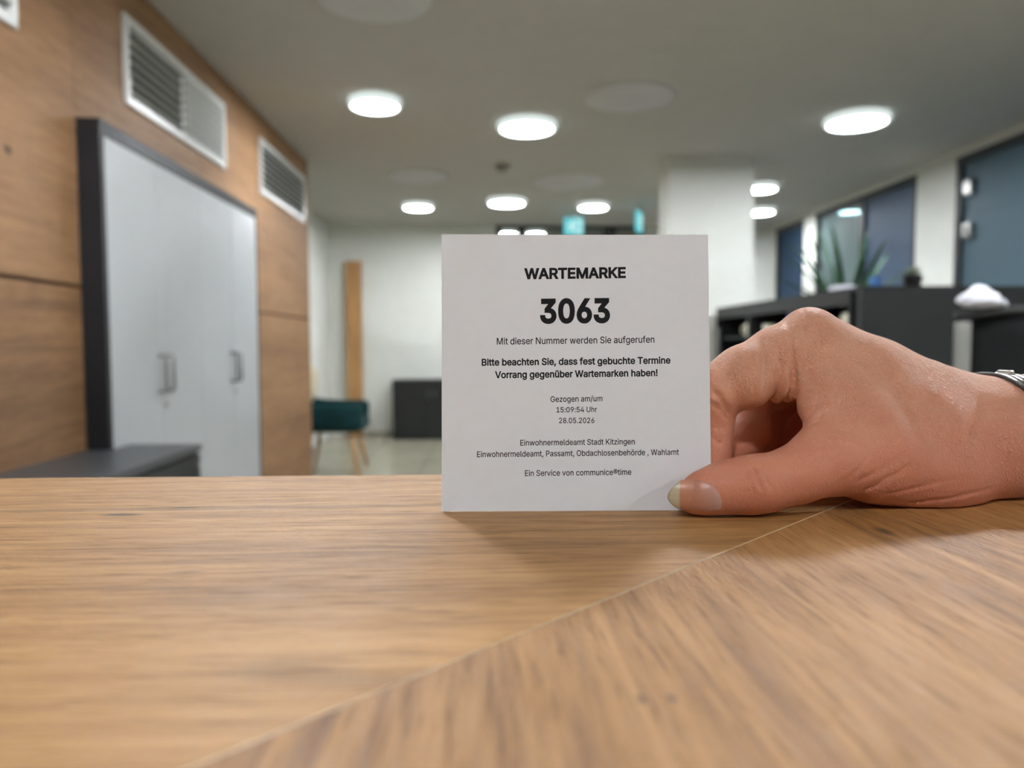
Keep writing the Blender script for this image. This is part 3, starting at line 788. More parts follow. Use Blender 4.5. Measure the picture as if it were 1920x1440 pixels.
GLYPHS = {
    ' ': (188, []),
    '!': (196, ['67,160 63,509 132,509 128,160', '98,-4 89,-4 81,-1 73,3 66,9 60,16 56,24 53,32 52,41 53,50 56,58 60,66 66,73 73,79 81,83 89,86 98,86 107,86 116,83 123,79 130,73 136,66 140,58 143,50 143,41 143,32 140,24 136,16 130,9 123,3 116,-1 107,-4']),
    ',': (188, ['38,-119 68,71 137,71 84,-119']),
    '.': (188, ['95,-4 86,-4 78,-1 70,3 63,9 57,16 53,24 50,32 50,41 50,50 53,59 57,66 63,73 70,79 78,83 86,86 95,87 104,86 113,83 121,79 128,73 134,66 138,59 140,50 141,41 140,32 138,24 134,16 128,9 121,3 113,-1 104,-4']),
    '/': (249, ['235,533 71,-76 14,-76 178,533']),
    '0': (453, ['227,-7 199,-5 174,1 151,11 130,24 111,41 95,62 80,86 69,113 60,144 53,178 49,214 48,254 49,294 53,330 60,364 69,395 81,422 95,447 112,467 130,484 151,498 174,508 200,514 227,516 254,514 279,508 302,498 323,484 342,467 358,447 372,422 384,395 393,364 400,330 404,294 405,254 404,214 400,178 393,144 384,113 373,86 359,62 342,41 323,24 302,11 279,1 254,-5', '227,50 245,51 261,56 276,63 290,74 303,87 313,103 323,122 330,144 336,168 340,194 343,223 344,254 343,285 340,314 336,341 330,365 323,387 313,405 303,422 290,435 276,446 261,453 245,458 227,460 209,458 192,453 177,446 163,435 151,422 140,405 131,387 123,365 117,341 113,314 110,285 109,254 110,223 113,194 117,168 123,144 131,122 140,103 151,87 163,74 177,63 192,56 209,51']),
    '1': (453, ['76,0 76,55 391,55 391,0', '276,509 276,0 212,0 212,448 209,448 86,358 86,427 198,509']),
    '2': (453, ['64,0 64,47 234,229 282,282 291,294 299,305 305,316 311,327 315,337 318,348 320,360 320,371 319,385 317,397 313,408 308,419 301,428 293,436 283,443 273,449 262,454 250,457 237,459 224,460 209,459 196,457 184,453 172,447 162,441 153,433 145,424 139,413 134,402 130,390 128,376 127,362 66,362 67,384 71,405 77,424 86,442 98,459 111,473 126,486 143,496 162,505 182,511 203,514 225,516 247,514 268,511 288,505 306,497 323,486 337,474 350,461 361,445 370,428 376,411 380,392 381,372 380,358 378,345 375,331 371,318 365,304 357,290 347,275 336,259 267,180 153,60 153,57 389,57 389,0']),
    '3': (453, ['218,-7 195,-6 173,-3 152,2 133,10 114,19 98,30 83,43 70,57 60,74 52,91 46,111 44,132 109,132 111,119 115,107 120,97 126,87 134,78 144,71 154,64 165,59 178,55 191,52 204,50 219,50 234,51 248,53 262,56 275,61 287,67 297,74 307,83 315,93 321,104 325,116 328,130 329,145 328,158 326,172 322,184 316,196 308,207 299,217 288,226 275,234 260,240 242,244 223,247 201,248 157,248 157,299 288,448 288,452 70,452 70,509 372,509 372,461 211,278 211,289 239,290 264,288 287,284 308,276 327,265 344,253 359,239 371,222 381,205 387,186 392,166 393,145 392,123 387,103 380,84 370,66 358,50 344,36 327,23 309,12 288,4 266,-2 243,-6']),
    '4': (453, ['40,105 40,158 247,509 311,509 109,166 109,163 413,163 413,105', '282,0 282,121 282,146 282,318 343,318 343,0']),
    '5': (453, ['221,-7 199,-6 178,-2 159,3 140,11 123,21 108,32 94,45 83,60 73,76 66,93 62,111 60,130 122,130 124,119 127,108 132,98 138,89 145,80 154,73 163,66 173,60 184,56 196,52 208,50 221,50 236,51 250,53 264,58 276,64 288,72 298,82 307,92 314,104 320,117 324,131 327,146 328,162 327,178 324,193 320,208 314,221 306,233 297,244 286,254 275,262 262,269 248,273 233,276 218,277 205,276 192,275 180,272 167,268 156,264 145,258 136,252 128,246 67,253 96,509 366,509 366,452 151,452 134,301 136,301 145,308 155,315 166,320 178,325 190,329 203,331 216,333 229,334 247,333 263,330 279,326 294,321 308,314 321,306 334,296 345,285 355,273 364,260 372,246 379,231 384,215 388,199 390,181 391,163 390,139 385,117 379,95 369,76 357,57 343,41 327,27 309,15 289,6 268,-1 245,-5']),
    '6': (453, ['226,-7 203,-5 182,-1 161,5 142,15 125,26 109,40 96,56 84,74 75,94 69,115 65,138 64,162 65,180 68,199 73,219 80,239 89,261 102,285 118,311 137,340 252,509 322,509 151,261 145,261 149,268 154,275 159,281 165,288 172,293 179,299 187,303 196,307 205,310 214,312 224,314 235,314 257,313 278,309 298,303 316,295 332,284 346,271 359,257 370,240 378,221 384,201 388,180 389,157 388,134 384,112 377,92 368,73 356,55 343,39 327,26 310,14 291,5 271,-2 249,-6', '226,48 241,49 254,52 267,56 279,63 289,70 299,79 307,90 314,101 320,114 324,128 327,142 327,157 327,173 324,187 320,201 314,213 307,225 299,235 289,244 279,251 267,258 254,262 241,264 226,265 212,264 198,262 186,258 174,252 163,244 153,235 145,225 138,214 132,201 128,188 126,174 125,158 126,143 128,128 132,114 138,102 145,90 153,79 163,70 174,63 186,56 198,52 212,49']),
    '8': (453, ['226,-7 201,-6 178,-2 156,3 136,11 117,21 101,33 86,47 74,62 64,78 57,96 53,115 52,135 53,151 55,166 59,181 65,195 72,208 81,220 90,231 101,241 113,249 125,256 139,261 153,265 153,267 135,273 119,282 105,293 93,308 83,324 76,342 72,360 70,380 72,399 75,417 82,434 90,450 101,464 114,477 129,488 146,498 164,506 184,511 204,514 226,516 248,514 269,511 288,506 306,498 323,488 337,477 350,464 361,450 370,434 377,417 380,399 382,380 380,361 376,342 369,324 359,308 347,293 333,282 318,273 300,267 300,265 314,261 327,256 339,249 351,241 362,231 372,220 380,208 387,195 393,181 397,166 400,151 401,135 399,115 395,96 388,78 378,62 366,47 352,33 335,21 317,11 296,3 275,-2 251,-6', '226,49 243,50 258,52 272,55 285,60 296,66 307,74 315,82 323,91 329,102 333,113 336,126 337,139 336,152 333,165 329,177 322,189 314,199 305,208 295,216 283,223 270,228 256,232 242,234 226,235 211,234 196,232 182,228 169,223 157,216 147,208 138,199 130,189 123,177 119,165 116,152 115,139 116,126 119,113 123,102 129,91 136,82 145,74 156,66 167,60 180,55 195,52 210,50', '226,290 239,290 252,292 263,296 274,300 284,306 293,313 300,321 307,330 312,341 316,351 318,363 319,376 318,388 316,399 313,410 308,420 301,429 294,437 285,444 275,449 264,454 252,457 240,459 226,460 213,459 200,457 188,454 177,449 167,444 159,437 151,429 145,420 139,410 136,399 134,388 133,376 134,363 136,351 139,341 145,330 151,321 159,313 168,306 178,300 189,296 201,292 213,290']),
    '9': (453, ['226,516 249,514 271,510 291,503 310,494 328,482 343,468 356,452 368,434 377,414 384,393 388,371 389,347 388,328 385,309 380,290 373,270 363,248 350,224 334,197 315,168 200,0 130,0 301,248 307,248 303,240 299,234 294,227 287,221 281,215 273,210 265,206 257,202 248,199 238,196 228,195 218,195 195,196 175,199 155,206 137,214 121,225 106,237 94,252 83,269 74,287 68,307 65,329 64,352 65,375 69,397 75,417 85,436 96,454 110,469 125,483 143,494 162,504 182,510 203,514', '226,460 212,459 199,457 186,452 174,446 163,438 154,429 145,419 138,407 133,395 129,381 126,367 125,352 126,336 129,322 133,308 138,295 145,284 154,274 163,265 174,257 186,251 199,247 212,244 226,243 240,244 254,247 267,251 279,257 289,265 299,273 307,284 314,295 320,308 324,321 327,335 327,350 327,366 324,381 320,394 314,407 307,419 299,429 290,438 279,446 267,452 254,457 241,459']),
    ':': (188, ['95,-4 86,-4 78,-1 70,3 63,9 57,16 53,24 50,32 50,41 50,50 53,59 57,66 63,73 70,79 78,83 86,86 95,87 104,86 113,83 121,79 128,73 134,66 138,59 140,50 141,41 140,32 138,24 134,16 128,9 121,3 113,-1 104,-4', '95,271 86,272 78,274 70,278 63,284 57,291 53,299 50,307 50,316 50,325 53,334 57,342 63,349 70,354 78,359 86,361 95,362 104,361 113,359 121,354 128,349 134,342 138,334 140,325 141,316 140,307 138,299 134,291 128,284 121,278 113,274 104,272']),
    'A': (480, ['16,0 201,509 276,509 463,0 395,0 287,302 264,372 232,478 245,478 213,371 191,302 85,0', '110,142 110,199 370,199 370,142']),
    'B': (456, ['60,0 60,509 241,509 266,508 289,504 310,499 329,491 345,481 359,469 371,456 381,442 388,426 394,410 397,392 398,374 397,358 395,344 392,331 387,320 380,310 373,301 365,293 356,286 347,280 336,275 326,270 315,267 315,262 327,261 339,257 351,252 363,245 374,237 385,227 394,216 402,203 409,189 414,173 417,155 418,136 417,117 413,100 408,83 400,67 390,52 377,39 362,28 344,18 324,10 301,4 275,1 247,0', '125,57 245,57 272,58 296,63 315,70 330,80 341,92 349,105 354,120 355,137 355,149 352,161 348,173 342,184 335,194 327,203 317,211 306,218 293,224 279,228 264,230 248,231 125,231', '125,285 238,285 252,286 265,288 277,291 288,296 299,302 308,309 316,317 323,326 329,337 333,348 335,359 336,372 334,388 330,403 323,417 313,429 299,439 283,446 263,450 240,452 125,452']),
    'E': (419, ['60,0 60,509 372,509 372,452 125,452 125,286 355,286 355,229 125,229 125,57 375,57 375,0']),
    'G': (520, ['269,-7 236,-5 205,1 176,11 149,25 125,43 104,64 85,88 69,116 57,146 47,179 42,215 40,254 42,293 47,329 57,362 69,393 85,421 103,445 125,466 149,484 175,498 203,508 233,514 265,516 285,515 304,513 322,509 340,504 358,497 374,489 389,480 403,469 416,458 429,445 439,431 449,416 458,401 465,384 470,367 474,349 408,349 404,361 399,372 393,383 387,393 380,403 373,411 365,420 356,427 347,434 337,439 326,444 315,448 304,452 291,454 279,455 265,456 243,454 222,450 202,443 183,432 166,419 150,404 137,385 125,364 116,340 109,314 105,285 103,254 105,223 109,194 116,168 125,145 137,124 151,105 166,90 184,76 203,66 224,59 246,54 269,53 290,54 309,57 328,63 345,71 360,81 374,93 386,107 396,123 404,141 410,160 414,180 415,202 434,199 283,199 283,256 478,256 478,200 476,170 471,141 463,115 451,91 436,69 419,50 399,33 377,19 352,8 326,0 298,-5']),
    'K': (467, ['104,145 104,216 139,261 174,303 212,344 364,509 448,509 231,276 228,276', '60,0 60,509 125,509 125,334 124,225 125,193 125,0', '372,0 188,259 228,309 449,0']),
    'M': (628, ['60,0 60,509 152,509 277,187 287,159 299,123 311,84 322,49 307,49 318,83 330,121 342,158 352,187 476,509 568,509 568,0 504,0 504,291 504,327 505,369 506,413 507,457 513,457 498,409 482,363 467,322 456,291 342,0 286,0 170,291 159,321 145,361 129,408 112,457 119,457 120,416 121,372 122,328 122,291 122,0']),
    'N': (523, ['60,0 60,509 136,509 343,183 363,151 388,107 414,55 405,54 401,108 399,157 399,195 399,509 463,509 463,0 387,0 202,290 177,331 148,381 108,452 119,454 122,384 124,328 125,291 125,0']),
    'O': (533, ['267,-7 235,-5 205,1 177,11 150,25 126,42 105,63 86,88 70,115 57,146 48,179 42,215 40,254 42,293 48,329 57,362 70,393 86,421 105,445 126,466 150,484 177,498 205,508 235,514 267,516 299,514 329,508 357,498 384,484 408,466 429,445 448,421 464,393 477,362 486,329 491,293 493,254 491,215 486,179 477,146 464,115 448,88 429,63 408,42 384,25 357,11 329,1 299,-5', '267,53 289,54 310,59 330,66 349,76 367,89 383,105 396,123 408,144 418,168 425,194 429,223 430,254 429,286 425,314 418,341 408,365 396,386 383,404 367,420 349,433 330,443 310,450 289,454 267,456 245,454 223,450 203,443 184,433 167,420 151,404 137,385 125,364 116,340 109,314 105,285 103,254 105,223 109,194 116,168 125,144 137,123 151,105 167,89 184,76 203,66 223,59 245,54']),
    'P': (445, ['60,0 60,509 235,509 263,507 289,503 312,497 332,487 350,476 366,462 379,447 390,430 398,411 404,391 407,370 409,348 407,325 404,304 398,284 390,265 379,248 366,233 350,219 332,207 312,198 289,191 263,187 235,186 109,186 109,242 233,242 252,243 269,246 284,250 297,256 308,264 318,272 327,282 333,294 338,306 342,319 344,333 344,348 344,362 342,376 338,389 333,402 326,413 318,423 308,431 297,439 284,444 268,449 251,451 232,452 125,452 125,0']),
    'R': (449, ['60,0 60,509 236,509 264,507 290,504 313,497 333,489 351,478 367,465 380,450 390,433 399,415 405,395 408,374 409,352 408,330 405,309 399,290 390,271 380,255 367,240 351,228 333,217 312,209 289,203 264,199 236,198 96,198 96,255 234,255 252,256 269,258 284,262 298,267 309,273 319,281 327,290 334,300 339,312 342,324 344,338 345,352 344,367 342,380 339,393 334,405 327,415 319,425 309,433 298,440 284,445 269,449 252,451 233,452 125,452 125,0', '353,0 230,229 303,229 428,0']),
    'S': (447, ['224,-9 197,-8 172,-4 149,1 128,9 108,19 91,31 76,45 64,60 54,77 46,96 41,115 38,137 104,137 107,123 110,110 116,98 123,88 132,79 142,71 154,64 166,59 180,55 194,52 209,50 224,49 241,50 257,52 272,55 286,60 299,66 311,74 321,82 329,92 336,102 341,114 345,126 346,139 345,151 342,161 338,171 332,179 325,186 316,193 307,199 296,205 245,222 184,239 154,249 128,260 105,274 86,289 71,307 60,326 54,348 52,372 53,393 58,413 65,431 75,448 87,463 102,476 119,488 138,498 158,506 180,511 203,514 227,516 252,514 275,511 296,505 316,498 334,488 351,476 365,463 377,449 387,433 394,415 399,397 401,378 337,378 334,396 326,412 316,426 302,437 286,447 267,453 247,457 225,459 209,458 194,456 180,452 167,448 156,442 145,435 136,427 129,418 123,409 118,398 116,387 115,376 116,363 119,352 124,342 131,334 139,326 148,319 158,313 169,308 212,293 264,279 312,264 324,258 336,252 347,245 359,238 369,229 379,220 387,209 395,198 401,185 405,171 407,155 408,139 407,118 403,99 396,81 386,64 374,48 360,34 343,21 323,11 302,2 278,-4 252,-8']),
    'T': (449, ['32,452 32,509 417,509 417,452 257,452 257,0 193,0 193,452']),
    'U': (517, ['259,-8 230,-7 203,-2 177,5 154,15 133,28 114,43 98,60 85,80 74,101 66,124 62,148 60,173 60,509 124,509 124,178 125,160 128,144 133,128 141,113 150,99 160,87 173,77 187,68 203,61 220,56 239,53 259,52 279,53 298,56 315,61 331,68 345,77 357,87 368,99 377,113 384,128 389,144 392,160 393,178 393,509 457,509 457,173 456,148 451,124 443,101 433,80 419,60 403,43 384,28 363,15 340,5 315,-2 288,-7']),
    'V': (480, ['204,0 16,509 84,509 192,206 215,137 248,31 235,31 267,138 290,206 395,509 463,509 278,0']),
    'W': (686, ['155,0 16,509 82,509 163,196 175,145 187,94 197,40 189,40 200,94 211,145 224,196 306,509 380,509 462,196 474,145 486,94 497,40 488,40 499,94 510,145 523,196 603,509 670,509 530,0 455,0 368,323 351,391 336,475 350,475 335,395 318,323 230,0']),
    'a': (389, ['160,-9 142,-8 126,-5 110,-1 94,5 80,12 68,22 57,32 48,45 40,58 35,73 31,90 30,108 31,123 34,138 38,150 43,161 50,171 58,179 67,187 78,193 89,199 100,203 112,207 125,211 178,220 234,227 244,228 252,230 259,232 265,235 270,238 273,243 275,248 276,255 276,257 275,268 273,279 271,288 267,297 262,304 256,311 248,317 240,322 230,326 220,329 208,330 196,331 183,330 171,329 159,326 149,322 140,318 132,313 124,307 118,301 112,294 107,288 103,281 100,274 41,291 48,308 57,322 67,335 79,346 91,355 104,364 118,370 133,375 148,379 163,382 179,384 194,384 239,379 251,376 263,372 275,367 286,360 296,353 306,343 315,333 322,320 329,306 333,290 336,272 337,251 337,0 277,0 277,52 272,52 252,25 244,18 236,12 226,6 215,1 203,-3 190,-6 176,-8', '170,45 187,46 202,49 216,53 228,59 239,66 248,74 257,83 263,93 269,104 272,115 275,126 276,138 276,190 259,182 231,176 200,171 175,168 134,159 125,155 117,150 110,145 103,139 98,132 95,124 93,115 92,105 92,95 94,87 98,79 102,72 107,66 114,61 121,56 130,52 139,49 149,47 159,46']),
    'b': (424, ['229,-8 213,-7 198,-5 184,-1 172,4 162,10 153,17 145,24 138,31 118,59 112,59 112,0 53,0 53,509 114,509 114,319 118,319 137,346 144,353 152,360 161,367 171,373 183,378 197,381 212,384 229,384 252,383 274,378 294,371 313,361 330,347 345,332 359,313 370,293 379,270 385,245 389,218 390,189 389,160 385,133 379,108 370,84 359,64 346,45 330,29 313,16 294,5 274,-2 252,-7', '220,47 237,48 253,51 267,57 279,66 291,76 301,88 309,101 316,117 321,133 325,151 327,170 328,189 327,209 325,227 321,245 316,261 309,276 301,290 291,301 280,311 267,319 253,325 237,329 220,330 203,329 188,325 174,320 161,312 150,302 140,291 132,278 125,263 120,247 116,229 113,210 113,189 113,169 116,150 120,132 125,115 132,100 140,86 150,75 162,65 174,57 188,51 204,48']),
    'c': (396, ['207,-8 182,-7 159,-2 137,6 117,16 98,30 82,46 68,64 56,85 46,108 40,133 36,159 34,187 36,216 40,243 46,268 56,291 68,312 82,330 98,346 117,360 137,371 159,378 182,383 207,384 221,384 234,383 247,380 260,377 272,373 284,368 295,362 305,356 315,349 324,341 332,332 340,322 347,312 353,301 358,289 362,277 303,262 290,289 270,311 242,325 207,330 189,329 173,325 158,319 145,310 134,300 124,287 115,274 108,258 103,242 99,224 97,206 96,187 97,169 99,151 103,134 108,117 115,102 124,89 134,76 145,66 158,57 173,51 189,48 207,46 243,52 271,66 292,89 304,117 363,102 359,90 354,78 348,67 341,56 334,46 325,37 316,29 306,21 296,15 285,9 273,4 261,-1 248,-4 235,-6 221,-8']),
    'd': (424, ['195,-8 172,-7 151,-2 130,5 111,16 94,29 79,45 66,64 55,84 46,108 39,133 35,160 34,189 35,218 39,245 46,270 55,293 66,313 79,332 95,347 112,361 131,371 151,378 173,383 196,384 213,384 228,381 241,378 253,373 263,367 272,360 280,353 287,346 306,319 311,319 311,509 372,509 372,0 313,0 313,59 307,59 287,31 280,24 272,17 263,10 252,4 241,-1 227,-5 212,-7', '205,47 221,48 236,51 250,57 263,65 274,75 284,86 293,100 299,115 305,132 309,150 311,169 312,189 311,210 309,229 305,247 300,263 293,278 284,291 275,302 263,312 251,320 237,325 221,329 205,330 187,329 172,325 157,319 145,311 133,301 124,290 115,276 108,261 103,245 99,227 97,209 96,189 97,170 99,151 103,133 109,117 115,101 124,88 134,76 145,66 158,57 172,51 188,48']),
    'e': (404, ['212,-8 185,-7 161,-2 138,6 117,16 98,30 82,46 68,64 56,85 46,108 40,132 35,159 34,187 35,215 39,242 46,267 55,290 67,311 81,329 97,346 115,359 135,370 157,378 180,383 205,384 221,384 236,382 251,379 266,374 280,368 294,361 307,351 319,341 331,329 341,315 350,299 357,282 363,263 368,242 370,219 371,194 371,169 75,169 75,221 338,221 310,202 309,220 307,237 303,254 298,269 291,282 283,294 273,305 263,314 250,321 237,326 222,329 205,330 189,329 173,326 159,321 146,313 135,304 125,294 116,282 109,270 103,256 99,241 97,226 96,211 96,178 97,157 100,139 104,122 110,106 118,92 128,80 139,70 151,61 165,55 179,50 195,47 212,46 224,47 234,48 244,50 254,53 263,56 271,61 278,66 285,73 292,80 297,88 302,96 306,105 365,91 360,77 353,63 345,51 335,39 324,29 311,19 298,11 283,4 266,-1 249,-5 231,-7']),
    'f': (254, ['228,379 228,327 6,327 6,379', '81,0 81,432 82,447 84,461 89,474 96,486 104,496 113,505 124,513 135,519 148,524 161,527 174,529 187,530 222,527 243,521 227,468 215,472 195,474 182,473 171,470 162,466 154,460 149,452 145,443 142,431 142,419 142,0']),
    'g': (425, ['207,-151 187,-150 168,-148 150,-144 134,-140 119,-134 105,-127 93,-119 82,-110 73,-101 64,-91 57,-80 51,-69 101,-41 122,-66 128,-72 136,-78 145,-83 154,-88 165,-92 178,-95 192,-97 207,-97 229,-96 249,-92 267,-85 282,-75 295,-62 304,-47 310,-28 311,-6 311,68 306,68 287,41 280,34 272,28 263,21 252,16 241,11 227,8 212,5 195,5 173,6 152,10 132,17 113,27 95,39 80,53 67,71 55,90 46,112 39,136 35,163 34,191 35,220 39,246 46,271 55,293 66,314 80,332 95,347 112,361 131,371 152,378 173,383 196,384 213,384 228,382 242,378 253,373 264,367 273,360 281,353 288,346 308,319 313,319 313,379 372,379 372,-9 371,-32 367,-54 360,-73 350,-90 338,-104 324,-117 308,-127 291,-136 271,-142 251,-147 229,-150', '205,59 222,60 237,63 251,68 264,75 275,84 285,95 293,107 300,121 305,137 309,154 312,172 312,193 312,212 309,231 305,248 300,264 293,278 285,291 275,303 264,312 251,320 237,325 222,329 205,330 188,329 172,325 158,320 145,312 134,302 124,290 115,277 109,262 103,246 99,229 97,212 96,193 97,173 99,155 103,138 109,123 116,108 124,96 134,85 145,76 158,68 172,63 188,60']),
    'h': (410, ['114,227 114,0 53,0 53,509 114,509 114,287 102,287 112,312 124,332 137,349 152,362 169,372 187,379 207,383 227,384 246,383 264,380 280,376 295,369 309,360 321,349 332,336 341,321 348,304 353,285 356,264 357,240 357,0 296,0 296,235 295,256 290,275 283,291 273,304 260,315 246,323 229,328 210,329 197,328 184,326 172,322 161,317 150,311 141,303 133,293 126,283 121,271 117,257 114,243']),
    'i': (167, ['53,0 53,379 114,379 114,0', '84,443 75,444 67,446 60,449 54,455 48,461 44,468 42,475 41,483 42,491 44,499 48,506 54,512 60,517 67,521 75,523 84,524 92,523 100,521 107,517 114,512 119,506 123,499 126,491 126,483 126,475 123,468 119,461 114,455 107,449 100,446 92,444']),
    'k': (381, ['110,137 110,212 121,212 284,379 360,379 184,199 177,199', '53,0 53,509 114,509 114,0', '294,0 148,186 191,229 372,0']),
    'l': (189, ['139,-2 119,-1 101,3 86,10 74,20 65,33 58,47 54,65 53,84 53,509 114,509 114,99 114,87 115,77 117,68 120,62 124,58 130,54 137,53 146,52 160,53 170,54 181,3 162,-1']),
    'm': (610, ['53,0 53,379 112,379 112,295 108,295 112,310 118,323 125,335 132,346 141,355 151,363 161,370 172,376 183,380 195,384 207,386 219,386 239,385 257,380 273,372 287,361 299,347 309,331 316,314 321,295 312,295 317,308 322,321 329,332 337,343 347,353 357,361 368,369 381,375 394,380 407,383 422,385 437,386 453,385 468,383 483,378 497,372 510,364 522,354 532,342 541,328 548,313 553,296 556,276 557,255 557,0 496,0 496,254 494,273 490,289 483,302 473,313 460,321 447,326 433,329 419,330 406,330 395,328 384,324 374,320 365,314 358,307 351,299 345,290 341,280 338,270 336,259 335,247 335,0 274,0 274,260 273,275 269,288 262,301 253,311 242,320 229,326 215,329 199,330 188,330 178,328 168,325 158,320 148,314 140,307 132,299 126,289 121,278 117,266 114,253 114,238 114,0']),
    'n': (410, ['114,227 114,0 53,0 53,379 112,379 112,287 102,287 112,312 124,332 137,349 152,362 169,372 187,379 207,383 227,384 246,383 264,380 280,376 295,369 309,360 321,349 332,336 341,321 348,304 353,285 356,264 357,240 357,0 296,0 296,235 295,256 290,275 283,291 273,304 260,315 246,323 229,328 210,329 197,328 184,326 172,322 161,317 150,311 141,303 133,293 126,283 121,271 117,257 114,243']),
    'o': (415, ['207,-8 182,-7 159,-2 137,6 117,16 98,30 82,46 68,64 56,85 46,108 40,133 36,159 34,187 36,216 40,243 46,268 56,291 68,312 82,330 98,346 117,360 137,371 159,378 182,383 207,384 233,383 256,378 278,371 299,360 317,346 333,330 347,312 359,291 369,268 376,243 380,216 381,187 380,159 376,133 369,108 359,85 347,64 333,46 317,30 299,16 278,6 256,-2 233,-7', '207,46 226,48 242,51 257,57 270,66 282,76 292,89 300,102 307,117 312,134 316,151 318,169 319,187 318,206 316,224 312,242 307,258 300,274 292,287 282,300 270,310 257,319 242,325 226,329 207,330 189,329 173,325 158,319 145,310 134,300 124,287 115,274 108,258 103,242 99,224 97,206 96,187 97,169 99,151 103,134 108,117 115,102 124,89 134,76 145,66 158,57 173,51 189,48']),
    'r': (259, ['53,0 53,379 112,379 112,321 115,321 122,335 130,347 140,358 152,367 166,375 181,380 196,384 213,385 229,384 243,384 243,322 230,324 207,326 194,325 182,323 170,319 159,315 149,309 140,301 132,293 126,284 121,273 117,262 114,250 114,237 114,0']),
    's': (365, ['182,-8 163,-7 145,-5 128,-2 112,3 98,10 84,18 72,27 62,38 53,50 45,63 40,78 36,94 94,107 99,92 105,79 114,69 124,60 136,54 150,49 165,46 181,45 200,46 217,50 232,55 244,62 255,71 262,81 267,91 268,103 267,112 265,121 260,129 254,136 246,142 237,147 225,151 212,155 149,170 125,177 104,186 87,196 72,208 61,222 53,237 48,255 47,274 48,290 51,305 57,319 65,332 75,343 87,354 100,363 115,370 131,377 149,381 167,384 187,384 206,384 223,381 239,378 254,372 267,366 279,358 290,349 299,339 307,328 314,316 319,303 324,290 268,277 264,288 258,298 251,307 243,316 232,323 219,328 205,331 187,333 171,332 156,329 143,324 131,317 121,308 114,299 110,289 109,277 110,267 112,258 117,250 124,243 133,237 144,232 157,227 172,223 229,209 254,202 275,194 292,183 306,171 317,158 325,142 330,125 331,107 330,90 326,75 321,61 312,47 302,35 290,24 276,15 260,6 242,0 223,-5 203,-7']),
    't': (227, ['204,379 204,327 6,327 6,379', '65,471 126,471 126,98 127,86 128,76 132,68 136,61 142,56 150,53 159,51 170,50 185,51 202,54 213,2 192,-3 168,-4 145,-3 125,2 107,10 92,21 80,35 72,52 67,71 65,93']),
    'u': (410, ['182,-5 164,-4 146,-1 130,4 115,11 101,20 89,31 78,44 69,59 62,76 57,95 54,116 53,139 53,379 114,379 114,144 115,123 119,105 127,89 137,75 150,64 164,56 181,52 200,50 213,51 226,53 238,57 249,62 259,69 268,77 276,86 283,97 289,109 293,122 295,137 296,153 296,379 357,379 357,0 298,0 298,92 307,92 297,67 286,47 272,30 257,17 240,7 222,0 203,-4']),
    'v': (389, ['163,0 17,379 84,379 165,155 187,87 206,21 184,21 203,87 224,155 305,379 371,379 226,0']),
    'w': (567, ['138,0 23,379 87,379 133,214 154,137 175,41 165,41 186,135 206,214 252,379 316,379 362,214 382,136 402,41 391,41 413,135 434,214 480,379 545,379 429,0 368,0 319,172 305,225 291,280 277,338 291,338 277,280 263,225 248,172 199,0']),
    'z': (380, ['42,0 42,46 254,320 254,323 48,323 48,379 333,379 333,331 126,60 126,56 339,56 339,0']),
    '®': (463, ['231,118 211,119 192,122 173,127 154,134 137,142 121,152 105,164 91,177 78,191 67,206 57,222 48,240 42,258 37,277 34,297 33,317 34,337 37,357 42,376 48,394 57,411 67,428 78,443 91,457 105,470 121,482 137,491 154,500 173,507 192,512 211,515 231,516 252,515 271,512 290,507 309,500 326,491 343,482 358,470 372,457 385,443 396,428 406,411 415,394 422,376 426,357 429,337 430,317 429,297 426,277 422,258 415,240 406,222 396,206 385,191 372,177 358,164 343,152 326,142 309,134 290,127 271,122 252,119', '231,166 252,168 271,171 290,178 307,187 323,198 338,210 351,225 362,241 371,259 377,277 381,296 382,317 381,337 377,357 371,375 362,393 351,409 338,423 323,436 307,447 290,456 271,462 252,466 231,467 211,466 192,462 173,456 156,447 140,436 125,423 112,409 101,393 92,375 86,357 82,337 81,317 82,296 86,277 92,259 101,241 112,225 125,210 140,198 156,187 173,178 192,171 211,168', '273,226 228,312 273,312 319,226', '161,226 161,409 253,409 259,408 266,407 272,405 279,402 285,399 292,394 297,389 302,383 306,376 309,368 311,360 311,350 311,341 309,332 306,323 302,316 296,309 291,304 285,299 278,295 271,292 264,289 257,288 250,287 185,287 185,319 239,319 243,319 248,321 253,323 257,327 261,331 264,337 266,343 267,350 266,358 264,364 261,368 257,372 239,378 203,378 203,226']),
